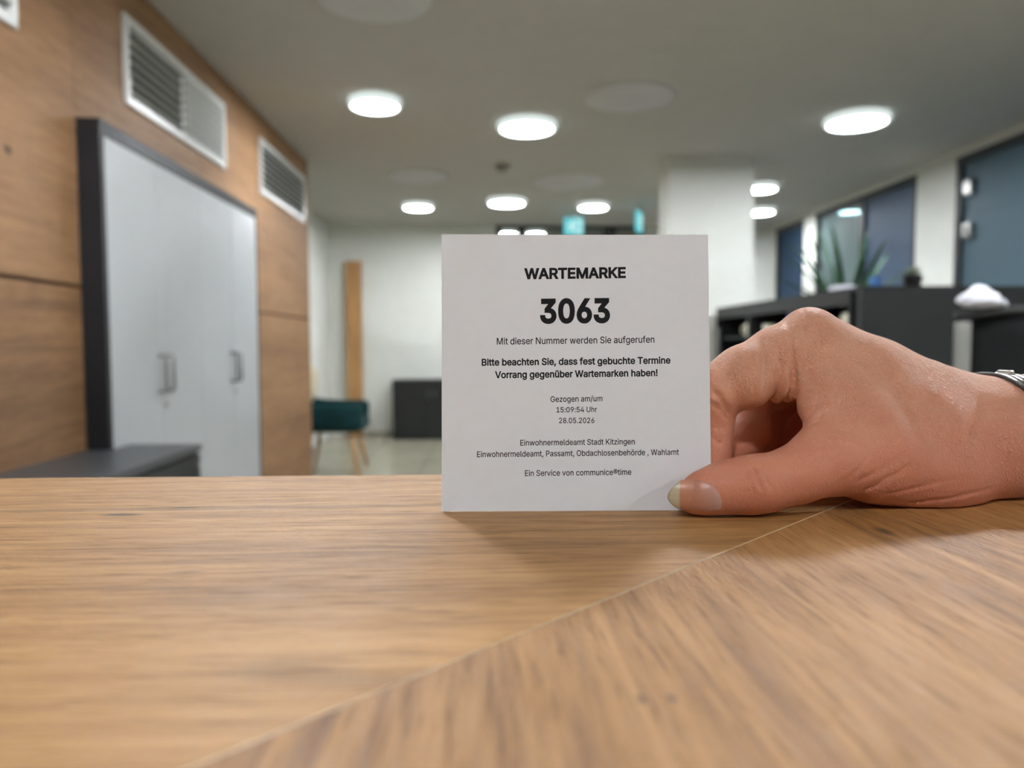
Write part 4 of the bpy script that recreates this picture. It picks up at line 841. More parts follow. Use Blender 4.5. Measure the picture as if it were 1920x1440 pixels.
    'ö': (415, ['207,-8 182,-7 159,-2 137,6 117,16 98,30 82,46 68,64 56,85 46,108 40,133 36,159 34,187 36,216 40,243 46,268 56,291 68,312 82,330 98,346 117,360 137,371 159,378 182,383 207,384 233,383 256,378 278,371 299,360 317,346 333,330 347,312 359,291 369,268 376,243 380,216 381,187 380,159 376,133 369,108 359,85 347,64 333,46 317,30 299,16 278,6 256,-2 233,-7', '207,46 226,48 242,51 257,57 270,66 282,76 292,89 300,102 307,117 312,134 316,151 318,169 319,187 318,206 316,224 312,242 307,258 300,274 292,287 282,300 270,310 257,319 242,325 226,329 207,330 189,329 173,325 158,319 145,310 134,300 124,287 115,274 108,258 103,242 99,224 97,206 96,187 97,169 99,151 103,134 108,117 115,102 124,89 134,76 145,66 158,57 173,51 189,48', '279,443 271,444 264,446 257,449 251,455 245,461 242,468 239,475 239,483 239,491 242,499 245,505 251,512 257,517 264,520 271,523 279,523 287,523 295,520 302,517 308,512 313,505 317,499 319,491 320,483 319,475 317,468 313,461 308,455 302,449 295,446 287,444', '136,443 127,444 120,446 113,449 107,455 102,461 98,468 96,475 95,483 96,491 98,499 102,505 107,512 113,517 120,520 127,523 136,523 144,523 151,520 158,517 164,512 169,505 173,499 175,491 176,483 175,475 173,468 169,461 164,455 158,449 151,446 144,444']),
    'ü': (410, ['182,-5 164,-4 146,-1 130,4 115,11 101,20 89,31 78,44 69,59 62,76 57,95 54,116 53,139 53,379 114,379 114,144 115,123 119,105 127,89 137,75 150,64 164,56 181,52 200,50 213,51 226,53 238,57 249,62 259,69 268,77 276,86 283,97 289,109 293,122 295,137 296,153 296,379 357,379 357,0 298,0 298,92 307,92 297,67 286,47 272,30 257,17 240,7 222,0 203,-4', '277,443 269,444 261,446 254,449 248,455 243,461 239,468 237,475 236,483 237,491 239,499 243,505 248,512 254,517 261,520 269,523 277,523 285,523 292,520 299,517 305,512 311,505 314,499 316,491 317,483 316,475 314,468 311,461 305,455 299,449 292,446 285,444', '133,443 125,444 118,446 111,449 104,455 99,461 96,468 93,475 93,483 93,491 96,499 99,505 104,512 111,517 118,520 125,523 133,523 141,523 149,520 155,517 162,512 167,505 170,499 173,491 173,483 173,475 170,468 167,461 162,455 155,449 149,446 141,444']),
}

# ------------------------------------------------------------------ the waiting ticket
def contours(ch):
    adv, cs = GLYPHS[ch]
    return adv, [[tuple(map(int, p.split(','))) for p in c.split(' ')] for c in cs]
def area(c):
    return 0.5 * sum(c[i][0] * c[(i + 1) % len(c)][1] - c[(i + 1) % len(c)][0] * c[i][1] for i in range(len(c)))
def winding(p, loops):
    """how often the outlines turn around a point"""
    w = 0
    for c in loops:
        for i in range(len(c)):
            (x1, y1), (x2, y2) = c[i - 1], c[i]
            if (y1 > p[1]) != (y2 > p[1]):
                if p[0] < (x2 - x1) * (p[1] - y1) / (y2 - y1) + x1: w += 1 if y2 > y1 else -1
    return w
def grow(c, d):
    """move a closed outline outwards by d (holes shrink)"""
    n = len(c); out = []
    s = 1
    for i in range(n):
        p0, p1, p2 = Vector(c[i - 1]), Vector(c[i]), Vector(c[(i + 1) % n])
        a = (p1 - p0).normalized(); b = (p2 - p1).normalized()
        na = Vector((a.y, -a.x)); nb = Vector((b.y, -b.x))
        m = na + nb
        if m.length < 1e-6: m = na
        m = m.normalized(); k = max(0.5, m.dot(na))
        out.append(tuple(p1 + m * (d / k) * s))
    return out
def text_mesh(m, text, x0, x1, ybase, cap, bold=0.0):
    """letters between x0 and x1 (mm on the paper), capitals cap mm high"""
    from mathutils.geometry import delaunay_2d_cdt
    total = sum(GLYPHS[c][0] for c in text)
    first = contours(text[0])[1]; lead = min(p[0] for c in first for p in c)
    a_last, last = contours(text[-1]); trail = a_last - max(p[0] for c in last for p in c)
    sx = (x1 - x0) / (total - lead - trail); sy = cap / 509.0
    pen = -lead
    for ch in text:
        adv, cs = contours(ch)
        A = [area(c) for c in cs]
        if cs:
            big = max(cs, key=lambda c: abs(area(c)))
            if area(big) < 0: cs = [c[::-1] for c in cs]
            loops = [grow(c, bold) for c in cs] if bold else cs
            pts = [Vector(p) for l in loops for p in l]; polys = []; k = 0
            for l in loops:
                polys.append(list(range(k, k + len(l)))); k += len(l)
            V, _, Fc, _, _, _ = delaunay_2d_cdt(pts, [], polys, 0, 1e-4)
            keep = []
            for f in Fc:
                c = sum((V[i] for i in f), Vector((0, 0))) / len(f)
                if winding(c, loops) != 0: keep.append(list(f))
            m.add([(x0 + (pen + p[0]) * sx, ybase + p[1] * sy, 0.0) for p in V], keep)
        pen += adv
TW, THT = 80.0, 82.6
# line: text, left and right ends, baseline at the left and at the right end, capital height (pixels of a 2.667x view of the ticket), weight
LINES = [("WARTEMARKE", 433, 933, 251, 250, 50.5, 32), ("3063", 516, 852, 471, 470, 112, 34),
         ("Mit dieser Nummer werden Sie aufgerufen", 294, 1080, 581, 577, 33, 0),
         ("Bitte beachten Sie, dass fest gebuchte Termine", 220, 1160, 686, 681, 32.5, 24),
         ("Vorrang gegenüber Wartemarken haben!", 287, 1096, 749, 743, 32.5, 24),
         ("Gezogen am/um", 563, 822, 870, 867, 28, 0), ("15:09:54 Uhr", 593, 795, 922, 920, 26, 0), ("28.05.2026", 606, 782, 975, 975, 26, 0),
         ("Einwohnermeldeamt Stadt Kitzingen", 413, 984, 1086, 1081, 28, 0),
         ("Einwohnermeldeamt, Passamt, Obdachlosenbehörde , Wahlamt", 197, 1206, 1143, 1133, 28, 0),
         ("Ein Service von communice®time", 437, 968, 1237, 1231, 28, 0)]
def to_paper(px, py):
    """bilinear position on the paper of a point in that view"""
    tl, tr_, bl, br = (17, 22), (1345, 37), (22, 1412), (1371, 1405)
    u, v = 0.5, 0.5
    for _ in range(20):
        lx = tl[0] + (bl[0] - tl[0]) * v; rx = tr_[0] + (br[0] - tr_[0]) * v
        u = (px - lx) / (rx - lx)
        ty = tl[1] + (tr_[1] - tl[1]) * u; by = bl[1] + (br[1] - bl[1]) * u
        v = (py - ty) / (by - ty)
    return u * TW, (1 - v) * THT
def curl(x, y):
    """the paper's slight bow, mm away from its plane"""
    return 0.55 * math.sin(math.pi * x / TW) * (y / THT) * 0.8
tk = MB(); nu, nv = 24, 24; tt = 0.11
vs = []
for s in (0, 1):
    for i in range(nu + 1):
        for j in range(nv + 1):
            x, y = TW * i / nu, THT * j / nv
            # the hand-cut top edge dips a little towards the right
            yy = y - 0.35 * (i / nu) * (j / nv) * 0.6
            vs.append((x, yy, -curl(x, y) - (tt if s else 0)))
ix = lambda s, i, j: s * (nu + 1) * (nv + 1) + i * (nv + 1) + j
fs = []
for i in range(nu):
    for j in range(nv):
        fs.append([ix(0, i, j), ix(0, i + 1, j), ix(0, i + 1, j + 1), ix(0, i, j + 1)]); fs.append([ix(1, i, j), ix(1, i, j + 1), ix(1, i + 1, j + 1), ix(1, i + 1, j)])
for i in range(nu):
    fs.append([ix(0, i, 0), ix(1, i, 0), ix(1, i + 1, 0), ix(0, i + 1, 0)]); fs.append([ix(0, i, nv), ix(0, i + 1, nv), ix(1, i + 1, nv), ix(1, i, nv)])
for j in range(nv):
    fs.append([ix(0, 0, j), ix(0, 0, j + 1), ix(1, 0, j + 1), ix(1, 0, j)]); fs.append([ix(0, nu, j), ix(1, nu, j), ix(1, nu, j + 1), ix(0, nu, j + 1)])
tk.add(vs, fs)
M_PAPER = plain('thermal paper', (236, 241, 248), 0.7, 0.3, var=0.008, scale=300, bump=0.08, bscale=3000)
M_INK = plain('black thermal print', (24, 24, 30), 0.6, 0.2, var=0.15, scale=900)
ticket = tk.build('queue_ticket', M_PAPER)
tag(ticket, 'square white queue ticket printed WARTEMARKE 3063, held upright on the oak counter', 'ticket')
LEAN = math.radians(5.0)
# local x along the bottom edge, local y up the paper, local z towards the reader; millimetres scaled to metres
BL = Vector((-0.0134, 0.2169, TOP + 0.0001)); BR = Vector((0.0666, 0.2149, TOP + 0.0001))
ux = (BR - BL).normalized(); az = Vector((-ux.y, ux.x, 0)); uy = (az * math.sin(LEAN) + Vector((0, 0, 1)) * math.cos(LEAN)); uz = ux.cross(uy)
MW = Matrix(((ux.x, uy.x, uz.x, BL.x), (ux.y, uy.y, uz.y, BL.y), (ux.z, uy.z, uz.z, BL.z), (0, 0, 0, 1)))
TM = MW @ Matrix.Scale(0.001, 4)
ticket.data.transform(Matrix.Scale(0.001, 4)); ticket.matrix_world = MW
tx = MB()
for text, xa, xb, ya, yb, cap, bold in LINES:
    a = to_paper(xa, ya); b = to_paper(xb, yb)
    m = MB(); text_mesh(m, text, a[0], b[0], 0.0, cap / 1390.0 * THT, bold or 8)
    m.v = [(x, y + a[1] + (b[1] - a[1]) * (x - a[0]) / (b[0] - a[0]), -curl(x, y + a[1]) + 0.03) for x, y, z in m.v]
    tx.add(m.v, m.f)
tx.v = [(x * 0.001, y * 0.001, z * 0.001) for x, y, z in tx.v]
tx.build('printed_text', M_INK, ticket)
HAND = {
    'thumb': (5, [
        [(58.1, 208.6, 5.1, 4.4), (62, 208.3, 6.5, 5.7), (68, 208.6, 8, 6.9), (74.9, 208.8, 8.6, 7.6), (81.2, 209.2, 9.3, 7.5), (89.6, 210.5, 11.3, 8), (102.2, 214, 14.7, 10)],
    ]),
    'palm': (9, [
        [(102.2, 214, 14.7, 9.5), (117.7, 219, 14.8, 12.5), (138, 225, 12.3, 14.5), (158.7, 233, 13.7, 15)],
        [(128.9, 224, 10.2, 12), (146.2, 227, 7, 11)],
        [(104.7, 234, 49.4, 10), (122.1, 235, 40.2, 10.5), (141.2, 237, 31.7, 11.5), (163.1, 240, 23.3, 14)],
        [(117.1, 253, 48.7, 10.3), (134.7, 252, 39, 11), (168.6, 248, 22.5, 14)],
        [(127, 271, 44.6, 10), (144.3, 266, 34.5, 11), (172.7, 254, 19.9, 14)],
        [(138.5, 287, 37.6, 9.5), (157.3, 278, 25.6, 11), (176.9, 260, 16.3, 14)],
        [(107, 228, 38.7, 8.5), (113.3, 224, 28.6, 9.5), (118.6, 221, 20.7, 10)],
        [(103, 219, 24.3, 5), (102.6, 215, 16.8, 7)],
        [(123.2, 230, 32.3, 11), (136.6, 229, 23, 13), (158.8, 236, 16.8, 15)],
        [(130.5, 270, 26.4, 11), (152.4, 262, 19.2, 12)],
        [(164.5, 262, 9.3, 12), (175.7, 258, 11.8, 14)],
        [(124.1, 287, 6.3, 8.5), (133.4, 284, 8.8, 9), (148.2, 276, 10.2, 11), (168.4, 262, 11.2, 13)],
        [(161.4, 232, 18.7, 17), (170.9, 233, 18.5, 17.5), (182.3, 234, 20, 18)],
        [(176.6, 254, 17.6, 15.5), (187.8, 256, 17.3, 16.5), (201, 258, 18.9, 17)],
    ]),
    'index': (4, [
        [(103.3, 234, 49.1, 9.6), (93.1, 231.8, 44.9, 9.9), (80.2, 229, 38.8, 9.3), (69.7, 228.5, 33.2, 8.2)],
        [(69.7, 228.5, 33.2, 8.1), (69.9, 230, 23.3, 7.4), (69.1, 228, 16.5, 7)],
        [(69.1, 228, 16.5, 7), (65.9, 222.6, 6.9, 6.2)],
    ]),
    'web': (3, [
        [(99.5, 226, 44.8, 3.4), (98.5, 224.5, 37.8, 3.2), (98.8, 221.5, 29.8, 3.4), (100.2, 217, 23.6, 4.2), (95, 212.5, 18.5, 5.4)],
        [(103.6, 226, 41.8, 6), (102.8, 222, 30.5, 6.5)],
    ]),
    'middle': (4, [
        [(117.6, 256, 47.3, 9.6), (102.3, 260, 35, 8.8), (91.7, 258, 29.1, 8.3)],
        [(91.7, 258, 29.1, 8.2), (89.4, 249, 18.8, 7.4)],
        [(89.4, 249, 18.8, 7.3), (77.8, 236, 10.7, 6.4)],
    ]),
    'ring': (4, [
        [(127.5, 273, 43.8, 9.3), (114, 279, 30.9, 8.5), (106.6, 278, 25.4, 8)],
        [(106.6, 278, 25.4, 8), (102.2, 270, 11, 7.2)],
        [(102.2, 270, 11, 7.1), (90.1, 256, 6.6, 6.3)],
    ]),
    'little': (4, [
        [(138.5, 287, 36.5, 8.5), (128.5, 293, 25.6, 7.6), (122.1, 293, 19.1, 7)],
        [(122.1, 293, 19.1, 7), (114.4, 287, 8.5, 6.3)],
        [(114.4, 287, 8.5, 6.2), (103.8, 276, 3.2, 5.5)],
    ]),
}
CREASES = [
    ([(86.9, 231, 52.2), (87.8, 231, 46.8), (88.1, 231, 40), (88, 231, 33.6)], 0.9, 1.2),
    ([(95.7, 226, 50.1), (95.1, 226, 46.1), (95.6, 226, 36.9), (96.3, 226, 30.2)], 0.9, 0.8),
    ([(91.1, 230, 50.1), (92.1, 230, 45.4), (92.6, 230, 41.7)], 0.8, 0.4),
    ([(68.3, 224, 36.8), (72, 224, 32.5), (74.7, 224, 27.2)], 0.8, 1.1),
    ([(68.3, 224, 31.9), (71.7, 224, 28.9), (74.4, 224, 25.6)], 0.7, 0.7),
    ([(68.5, 224, 21.5), (71, 224, 19.3), (72.1, 224, 17.7)], 0.8, 0.9),
    ([(73, 203, 17), (74.5, 203, 14.3), (76.1, 203, 10.5), (77.7, 203, 7.5)], 0.6, 0.5),
    ([(75.7, 203, 17.3), (77.2, 203, 14.2), (79.1, 203, 10.5), (80.7, 203, 6.7)], 0.6, 0.45),
    ([(72.5, 203, 10.5), (74.6, 203, 12.3), (76.4, 203, 13.5)], 0.5, 0.35),
    ([(73.3, 203, 7.5), (75.5, 203, 9)], 0.5, 0.3),
    ([(94.9, 218, 26.1), (98.9, 218, 30.9), (102.8, 218, 34.9)], 0.9, 0.6),
    ([(96.1, 218, 23.6), (101.3, 218, 28.9), (107, 218, 32.4)], 0.9, 0.4),
    ([(107, 212, 5.3), (114.2, 212, 7.3), (122.1, 212, 11.5), (126.8, 212, 15.5)], 0.8, 0.5),
    ([(107.7, 212, 8.5), (114.1, 212, 11.1), (120.4, 212, 15.5)], 0.7, 0.35),
    ([(103, 212, 7), (109.3, 212, 12.4), (113.9, 212, 19.5)], 0.7, 0.3),
    ([(100.6, 212, 8.6), (106, 212, 14.8), (109.1, 212, 21.1)], 0.7, 0.3),
    ([(115.8, 212, 4.5), (127, 212, 6.7), (138.2, 212, 9.8)], 0.7, 0.35),
    ([(123.5, 214, 1.6), (138, 214, 3), (152.6, 214, 6.1)], 0.7, 0.4),
    ([(96.9, 226, 58.3), (98.2, 226, 54.7), (99.1, 226, 50.1)], 0.6, 0.35),
    ([(99.9, 226, 59.1), (100.7, 226, 55)], 0.5, 0.3),
    ([(92.8, 226, 56.7), (94.5, 226, 52.6), (93.7, 226, 50.1)], 0.6, 0.4),
    ([(102, 226, 56.7), (103.8, 226, 50.1), (103.1, 226, 41.8)], 0.5, 0.25),
]
WRIST = (184.5, 244, 18.8)
NAIL = [(51.1, 203, 5.9), (52, 203, 8.2), (54.1, 203, 10.2), (55.4, 203, 10.8), (59.3, 203, 11.1), (61.7, 203, 10.5), (63.7, 203, 9.1), (64.8, 203, 6.8), (65.4, 203, 4.2), (64.7, 203, 2.9), (60, 203, 2.5), (54.7, 203, 2.8), (52.5, 203, 3.8)]

def seg_sdf(p, a, b):
    """distance to a tapering limb segment between two joints"""
    A = np.array(a[:3], np.float32); B = np.array(b[:3], np.float32); ra, rb = a[3], b[3]
    ba = B - A; l2 = float(ba @ ba)
    pa = p - A
    t = np.clip(pa @ ba / l2, 0, 1)
    # exact enough for gentle tapers: shift the foot point along the slope
    d0 = np.sqrt(((pa - t[:, None] * ba) ** 2).sum(1))
    t = np.clip(t + (d0 * (rb - ra) / l2) * 1.0, 0, 1)
    tt = t * t * (3 - 2 * t) * 0.35 + t * 0.65
    return np.sqrt(((pa - t[:, None] * ba) ** 2).sum(1)) - (ra + (rb - ra) * tt)
def smin(a, b, k):
    h = np.maximum(k - np.abs(a - b), 0) / k
    return np.minimum(a, b) - h * h * h * k / 6.0
def ell_sdf(p, c, r, rot=0.0):
    q = p - np.array(c, np.float32)
    if rot:
        cs, sn = math.cos(rot), math.sin(rot)
        q = np.stack([q[:, 0] * cs + q[:, 2] * sn, q[:, 1], -q[:, 0] * sn + q[:, 2] * cs], 1)
    r = np.array(r, np.float32)
    k0 = np.sqrt(((q / r) ** 2).sum(1)); k1 = np.sqrt(((q / (r * r)) ** 2).sum(1)) + 1e-9
    return k0 * (k0 - 1) / k1
def chain_sdf(p, chains, k):
    d = None
    for c in chains:
        for a, b in zip(c[:-1], c[1:]):
            s = seg_sdf(p, a, b)
            d = s if d is None else smin(d, s, k)
    return d
def hand_sdf(p):
    p = p.astype(np.float32)
    palm = chain_sdf(p, HAND['palm'][1] + FOREARM, HAND['palm'][0])
    palm = smin(palm, chain_sdf(p, HAND['web'][1], HAND['web'][0]), 4)
    for c, r, rot in BULGES_PALM:
        palm = smin(palm, ell_sdf(p, c, r, rot), 6)
    idx = chain_sdf(p, HAND['index'][1], HAND['index'][0])
    for c, r, rot in BULGES_INDEX:
        idx = smin(idx, ell_sdf(p, c, r, rot), 0.8 + 5.0 * np.clip((p[:, 2] - 43.0) / 8.0, 0, 1))
    # soft over the knuckle, a sharp fold lower down where finger meets web
    kk = 1.0 + 5.5 * np.clip((p[:, 2] - 46.0) / 9.0, 0, 1)
    d = smin(palm, idx, kk)
    d = smin(d, chain_sdf(p, HAND['middle'][1], 4), 3.0)
    d = smin(d, chain_sdf(p, HAND['ring'][1], 4), 3.0)
    d = smin(d, chain_sdf(p, HAND['little'][1], 4), 3.0)
    th = chain_sdf(p, HAND['thumb'][1], HAND['thumb'][0])
    for c, r, rot in BULGES_THUMB:
        th = smin(th, ell_sdf(p, c, r, rot), 4)
    d = smin(d, th, 4)
    # soft flesh pressed flat where it rests on the counter top
    return -smin(-d, p[:, 2] - 0.25, 1.2)
FA = WRIST
FOREARM = [[(FA[0] + 2, FA[1] - 11, FA[2] + 1, 18), (FA[0] + 60, FA[1] - 40, FA[2] + 18, 23), (FA[0] + 150, FA[1] - 84, FA[2] + 52, 31), (FA[0] + 215, FA[1] - 116, FA[2] + 78, 34)],
           [(FA[0] + 6, FA[1] + 9, FA[2] + 1, 17.5), (FA[0] + 68, FA[1] - 20, FA[2] + 18, 22), (FA[0] + 162, FA[1] - 60, FA[2] + 52, 29), (FA[0] + 227, FA[1] - 90, FA[2] + 78, 32)]]
BULGES_PALM = [((103.0, 235, 53.2), (6.5, 8.0, 7.0), 0.0),      # knuckle head
               ((119, 217.5, 14.0), (15, 7, 8), 0.2)]           # thumb knuckle
BULGES_INDEX = [((80.0, 226.4, 38.4), (8.9, 8.4, 9.6), 0.55),   # pads between the folds
                ((90.6, 228.8, 40.0), (3.0, 8.6, 9.4), 0.06), ((94.6, 229.0, 40.4), (2.8, 8.4, 9.6), 0.0)]
BULGES_THUMB = [((77.5, 207.5, 9.2), (7.5, 8.0, 7.6), 0.0)]

def surface_nets(xs, ys, zs, V):
    """one quad mesh around the zero level of V sampled on a grid"""
    nx, ny, nz = V.shape
    s = V < 0
    cell = np.zeros((nx - 1, ny - 1, nz - 1), np.int8)
    for a in (0, 1):
        for b in (0, 1):
            for c in (0, 1):
                cell += s[a:nx - 1 + a, b:ny - 1 + b, c:nz - 1 + c]
    act = np.argwhere((cell > 0) & (cell < 8))
    ids = -np.ones(cell.shape, np.int64); ids[tuple(act.T)] = np.arange(len(act))
    acc = np.zeros((len(act), 3)); cnt = np.zeros(len(act))
    corners = [(a, b, c) for a in (0, 1) for b in (0, 1) for c in (0, 1)]
    G = (xs, ys, zs)
    for A in corners:
        for ax in range(3):
            if A[ax]: continue
            B = list(A); B[ax] = 1
            va = V[act[:, 0] + A[0], act[:, 1] + A[1], act[:, 2] + A[2]]; vb = V[act[:, 0] + B[0], act[:, 1] + B[1], act[:, 2] + B[2]]
            m = (va < 0) != (vb < 0)
            t = np.where(m, va / np.where(np.abs(va - vb) < 1e-12, 1, va - vb), 0)
            pt = np.stack([G[i][act[:, i] + A[i]] for i in range(3)], 1).astype(float)
            pt[:, ax] += t * (G[ax][act[:, ax] + 1] - G[ax][act[:, ax]])
            acc += pt * m[:, None]; cnt += m
    verts = acc / cnt[:, None]
    quads = []
    for ax in range(3):
        o1, o2 = [(1, 2), (2, 0), (0, 1)][ax]
        lo = [slice(None)] * 3; hi = [slice(None)] * 3; lo[ax] = slice(0, -1); hi[ax] = slice(1, None)
        chg = np.argwhere(s[tuple(lo)] != s[tuple(hi)])
        ok = (chg[:, o1] > 0) & (chg[:, o2] > 0) & (chg[:, o1] < cell.shape[o1]) & (chg[:, o2] < cell.shape[o2])
        chg = chg[ok]
        neg = s[tuple(chg.T)]
        q = []
        for d1, d2 in ((1, 1), (0, 1), (0, 0), (1, 0)):
            c = chg.copy(); c[:, o1] -= d1; c[:, o2] -= d2
            q.append(ids[tuple(c.T)])
        q = np.stack(q, 1)
        q[~neg] = q[~neg][:, ::-1]
        quads.append(q)
    return verts, np.concatenate(quads)

def sdf_grad(p, e=0.15):
    g = np.zeros_like(p)
    for i in range(3):
        o = np.zeros(3); o[i] = e
        g[:, i] = hand_sdf(p + o) - hand_sdf(p - o)
    return g / (np.linalg.norm(g, axis=1, keepdims=True) + 1e-9)

def build_hand():
    st = HAND_STEP
    xs = [44.0]
    while xs[-1] < 460:
        xs.append(xs[-1] + (st if xs[-1] < 168 else min(3.2, st + (xs[-1] - 168) * 0.05)))
    xs = np.array(xs); ys = np.concatenate([np.arange(84.0, 196.0, 1.8), np.arange(196.0, 306.0, st * 1.1)]); zs = np.concatenate([np.arange(-1.2, 64.0, st), np.arange(64.0, 160.0, 1.8)])
    # coarse pass finds where the surface runs, the fine pass fills only there
    C = 6
    ci = lambda a: np.unique(np.append(np.arange(0, len(a), C), len(a) - 1))
    cx, cy, cz = ci(xs), ci(ys), ci(zs)
    gx, gy, gz = np.meshgrid(xs[cx], ys[cy], zs[cz], indexing='ij')
    D = hand_sdf(np.stack([gx.ravel(), gy.ravel(), gz.ravel()], 1)).reshape(gx.shape)
    V = np.full((len(xs), len(ys), len(zs)), 50.0, np.float32)
    reach = 1.0 * math.sqrt(3) * C * 3.3
    for i in range(len(cx) - 1):
        w = max(xs[cx[i + 1]] - xs[cx[i]], C * 1.4)
        lim = w * 1.25 + 1.0
        sl = D[i:i + 2]
        mn = sl.min(0); mx = sl.max(0); ab = np.abs(sl).min(0)
        ab = np.minimum(np.minimum(ab[:-1, :-1], ab[1:, :-1]), np.minimum(ab[:-1, 1:], ab[1:, 1:]))
        neg = sl.mean(0)
        for j, k in np.argwhere(np.ones_like(ab, bool)):
            a = (slice(cx[i], cx[i + 1] + 1), slice(cy[j], cy[j + 1] + 1), slice(cz[k], cz[k + 1] + 1))
            if ab[j, k] < lim:
                BLOCKS.append(a)
            elif neg[j, k] < 0:
                V[a] = -50.0
    # evaluate all near blocks together
    pts = []; 
    for a in BLOCKS:
        X, Y, Z = np.meshgrid(xs[a[0]], ys[a[1]], zs[a[2]], indexing='ij'); pts.append(np.stack([X.ravel(), Y.ravel(), Z.ravel()], 1))
    n = [len(q) for q in pts]; allp = np.concatenate(pts); val = np.concatenate([hand_sdf(c) for c in np.array_split(allp, max(1, len(allp) // 400000))])
    o = 0
    for a, c in zip(BLOCKS, n):
        sh = V[a].shape; V[a] = val[o:o + c].reshape(sh); o += c
    v, q = surface_nets(xs, ys, zs, V)
    for _ in range(2):                       # settle every vertex onto the exact surface
        d = hand_sdf(v).astype(float); g = sdf_grad(v)
        v = v - g * np.clip(d, -0.6, 0.6)[:, None]
    g = sdf_grad(v, 0.3)
    # skin folds: shallow valleys along the crease lines
    eye = np.array([0, 0, 49.5]); disp = np.zeros(len(v))
    for line, w, dep in CREASES:
        L = [np.array(p, float) for p in line]
        fine = [L[i] + (L[i + 1] - L[i]) * t for i in range(len(L) - 1) for t in np.linspace(0, 1, 7, endpoint=False)] + [L[-1]]
        fine = np.array(fine)                # drop the line onto the skin along the line of sight it was measured on
        dist = np.linalg.norm(fine - eye, axis=1); r = (fine - eye) / dist[:, None]; t = dist - 26.0
        for _ in range(40):
            t = t + np.clip(hand_sdf(eye + r * t[:, None]), -2, 20) * 0.9
        P3 = eye + r * t[:, None]
        lo = P3.min(0) - 4 * w; hi = P3.max(0) + 4 * w
        near = np.where(((v > lo) & (v < hi)).all(1))[0]
        if not len(near): continue
        pv = v[near]; best = np.full(len(near), 1e9); tt = np.zeros(len(near))
        for i in range(len(P3) - 1):
            a, b = P3[i], P3[i + 1]; ab = b - a
            if np.linalg.norm(ab) > 4: continue
            t = np.clip((pv - a) @ ab / (ab @ ab + 1e-9), 0, 1)
            dd = np.linalg.norm(pv - a - t[:, None] * ab, axis=1)
            m = dd < best; best[m] = dd[m]; tt[m] = (i + t[m]) / (len(P3) - 1)
        fade = np.clip(np.minimum(tt, 1 - tt) * 4 + 0.05, 0, 1)
        disp[near] -= dep * fade * (np.exp(-(best / w) ** 2) - 0.14 * np.exp(-((best - 2.2 * w) / (1.2 * w)) ** 2))
    v = v + g * disp[:, None]
    return v, q
BLOCKS = []
HAND_STEP = 0.62

def skin_mat():
    t = NT('skin')
    tc = t.n('ShaderNodeTexCoord'); O = tc.outputs['Object']
    def nz(scale, det=3.0, rough=0.5, sx=(1, 1, 1), rot=(0, 0, 0)):
        m = t.n('ShaderNodeMapping'); m.inputs['Scale'].default_value = sx; m.inputs['Rotation'].default_value = rot; t.l(O, m.inputs['Vector'])
        return t.noise(m.outputs[0], scale, det, rough)
    blot = nz(70, 4.0, 0.6); fine = nz(420, 3.0, 0.6)
    f = t.math('ADD', t.math('MULTIPLY', blot, 0.75), t.math('MULTIPLY', fine, 0.25))
    col = t.ramp(f, [(0.30, srgb(213, 153, 124)), (0.5, srgb(221, 168, 139)), (0.70, srgb(226, 178, 150))])
    # fingers and thumb are ruddier than the back of the hand
    sp = t.n('ShaderNodeSeparateXYZ'); t.l(O, sp.inputs[0])
    red = t.maprange(sp.outputs['X'], 0.075, 0.135, 1.0, 0.0, True)
    low = t.maprange(sp.outputs['Z'], 0.012, 0.042, 1.0, 0.25, True)
    col = t.mixc(t.math('MULTIPLY', t.math('MULTIPLY', red, low), 0.6), col, srgb(202, 116, 92))
    # fine skin furrows: two crossing families of short lines, stronger on the back of the hand
    def furrow(scale, rot, st):
        m = t.n('ShaderNodeMapping'); m.vector_type = 'TEXTURE'; m.inputs['Rotation'].default_value = rot; m.inputs['Scale'].default_value = st; t.l(O, m.inputs['Vector'])
        v = t.noise(m.outputs[0], scale, 1.5, 0.5, 0.4)
        return t.math('ABSOLUTE', t.math('MULTIPLY', t.math('SUBTRACT', v, 0.5), 4.0), None, True)
    fa = furrow(1000, (0.0, -0.95, 0.25), (1.0, 1.0, 3.2)); fb = furrow(1000, (0.2, 0.45, -0.2), (1.0, 1.0, 2.6)); fc = furrow(620, (0.0, -0.25, 0.1), (1.0, 1.0, 4.0))
    back = t.maprange(t.math('ADD', sp.outputs['Z'], t.math('MULTIPLY', sp.outputs['X'], 0.33)), 0.018, 0.036, 0.45, 1.0, True)
    h = t.math('ADD', t.math('MULTIPLY', t.math('MINIMUM', fa, fb), 0.8), t.math('MULTIPLY', fc, 0.4))
    h = t.math('MULTIPLY', h, back)
    nm = t.bump(h, 0.8, 0.0005)
    col = t.mixc(t.math('MULTIPLY', t.maprange(t.math('MINIMUM', fa, fb), 0.0, 0.35, 0.16, 0.0), back), col, srgb(150, 84, 66))
    b_ = t.bsdf(col, t.maprange(fine, 0.3, 0.7, 0.39, 0.52), 0.44, 0.0, nm)
    b_.inputs['Subsurface Weight'].default_value = 0.16
    b_.inputs['Subsurface Radius'].default_value = (1.0, 0.35, 0.2)
    b_.inputs['Subsurface Scale'].default_value = 0.0010
    return t.m
M_SKIN = skin_mat()
hv, hq = build_hand()
ORG = Vector((0.105, 0.235, TOP))
me = bpy.data.meshes.new('person')
hv_m = hv * 0.001
me.from_pydata([tuple(p) for p in (hv_m + np.array([0, 0, TOP]) - np.array(ORG[:]))], [], [tuple(int(i) for i in f) for f in hq])
me.materials.append(M_SKIN)
me.polygons.foreach_set('use_smooth', [True] * len(me.polygons))
me.update()
person = bpy.data.objects.new('person', me); COL.objects.link(person); person.location = ORG
tag(person, 'right hand and wrist of a person pinching the ticket between thumb and curled fingers', 'person')
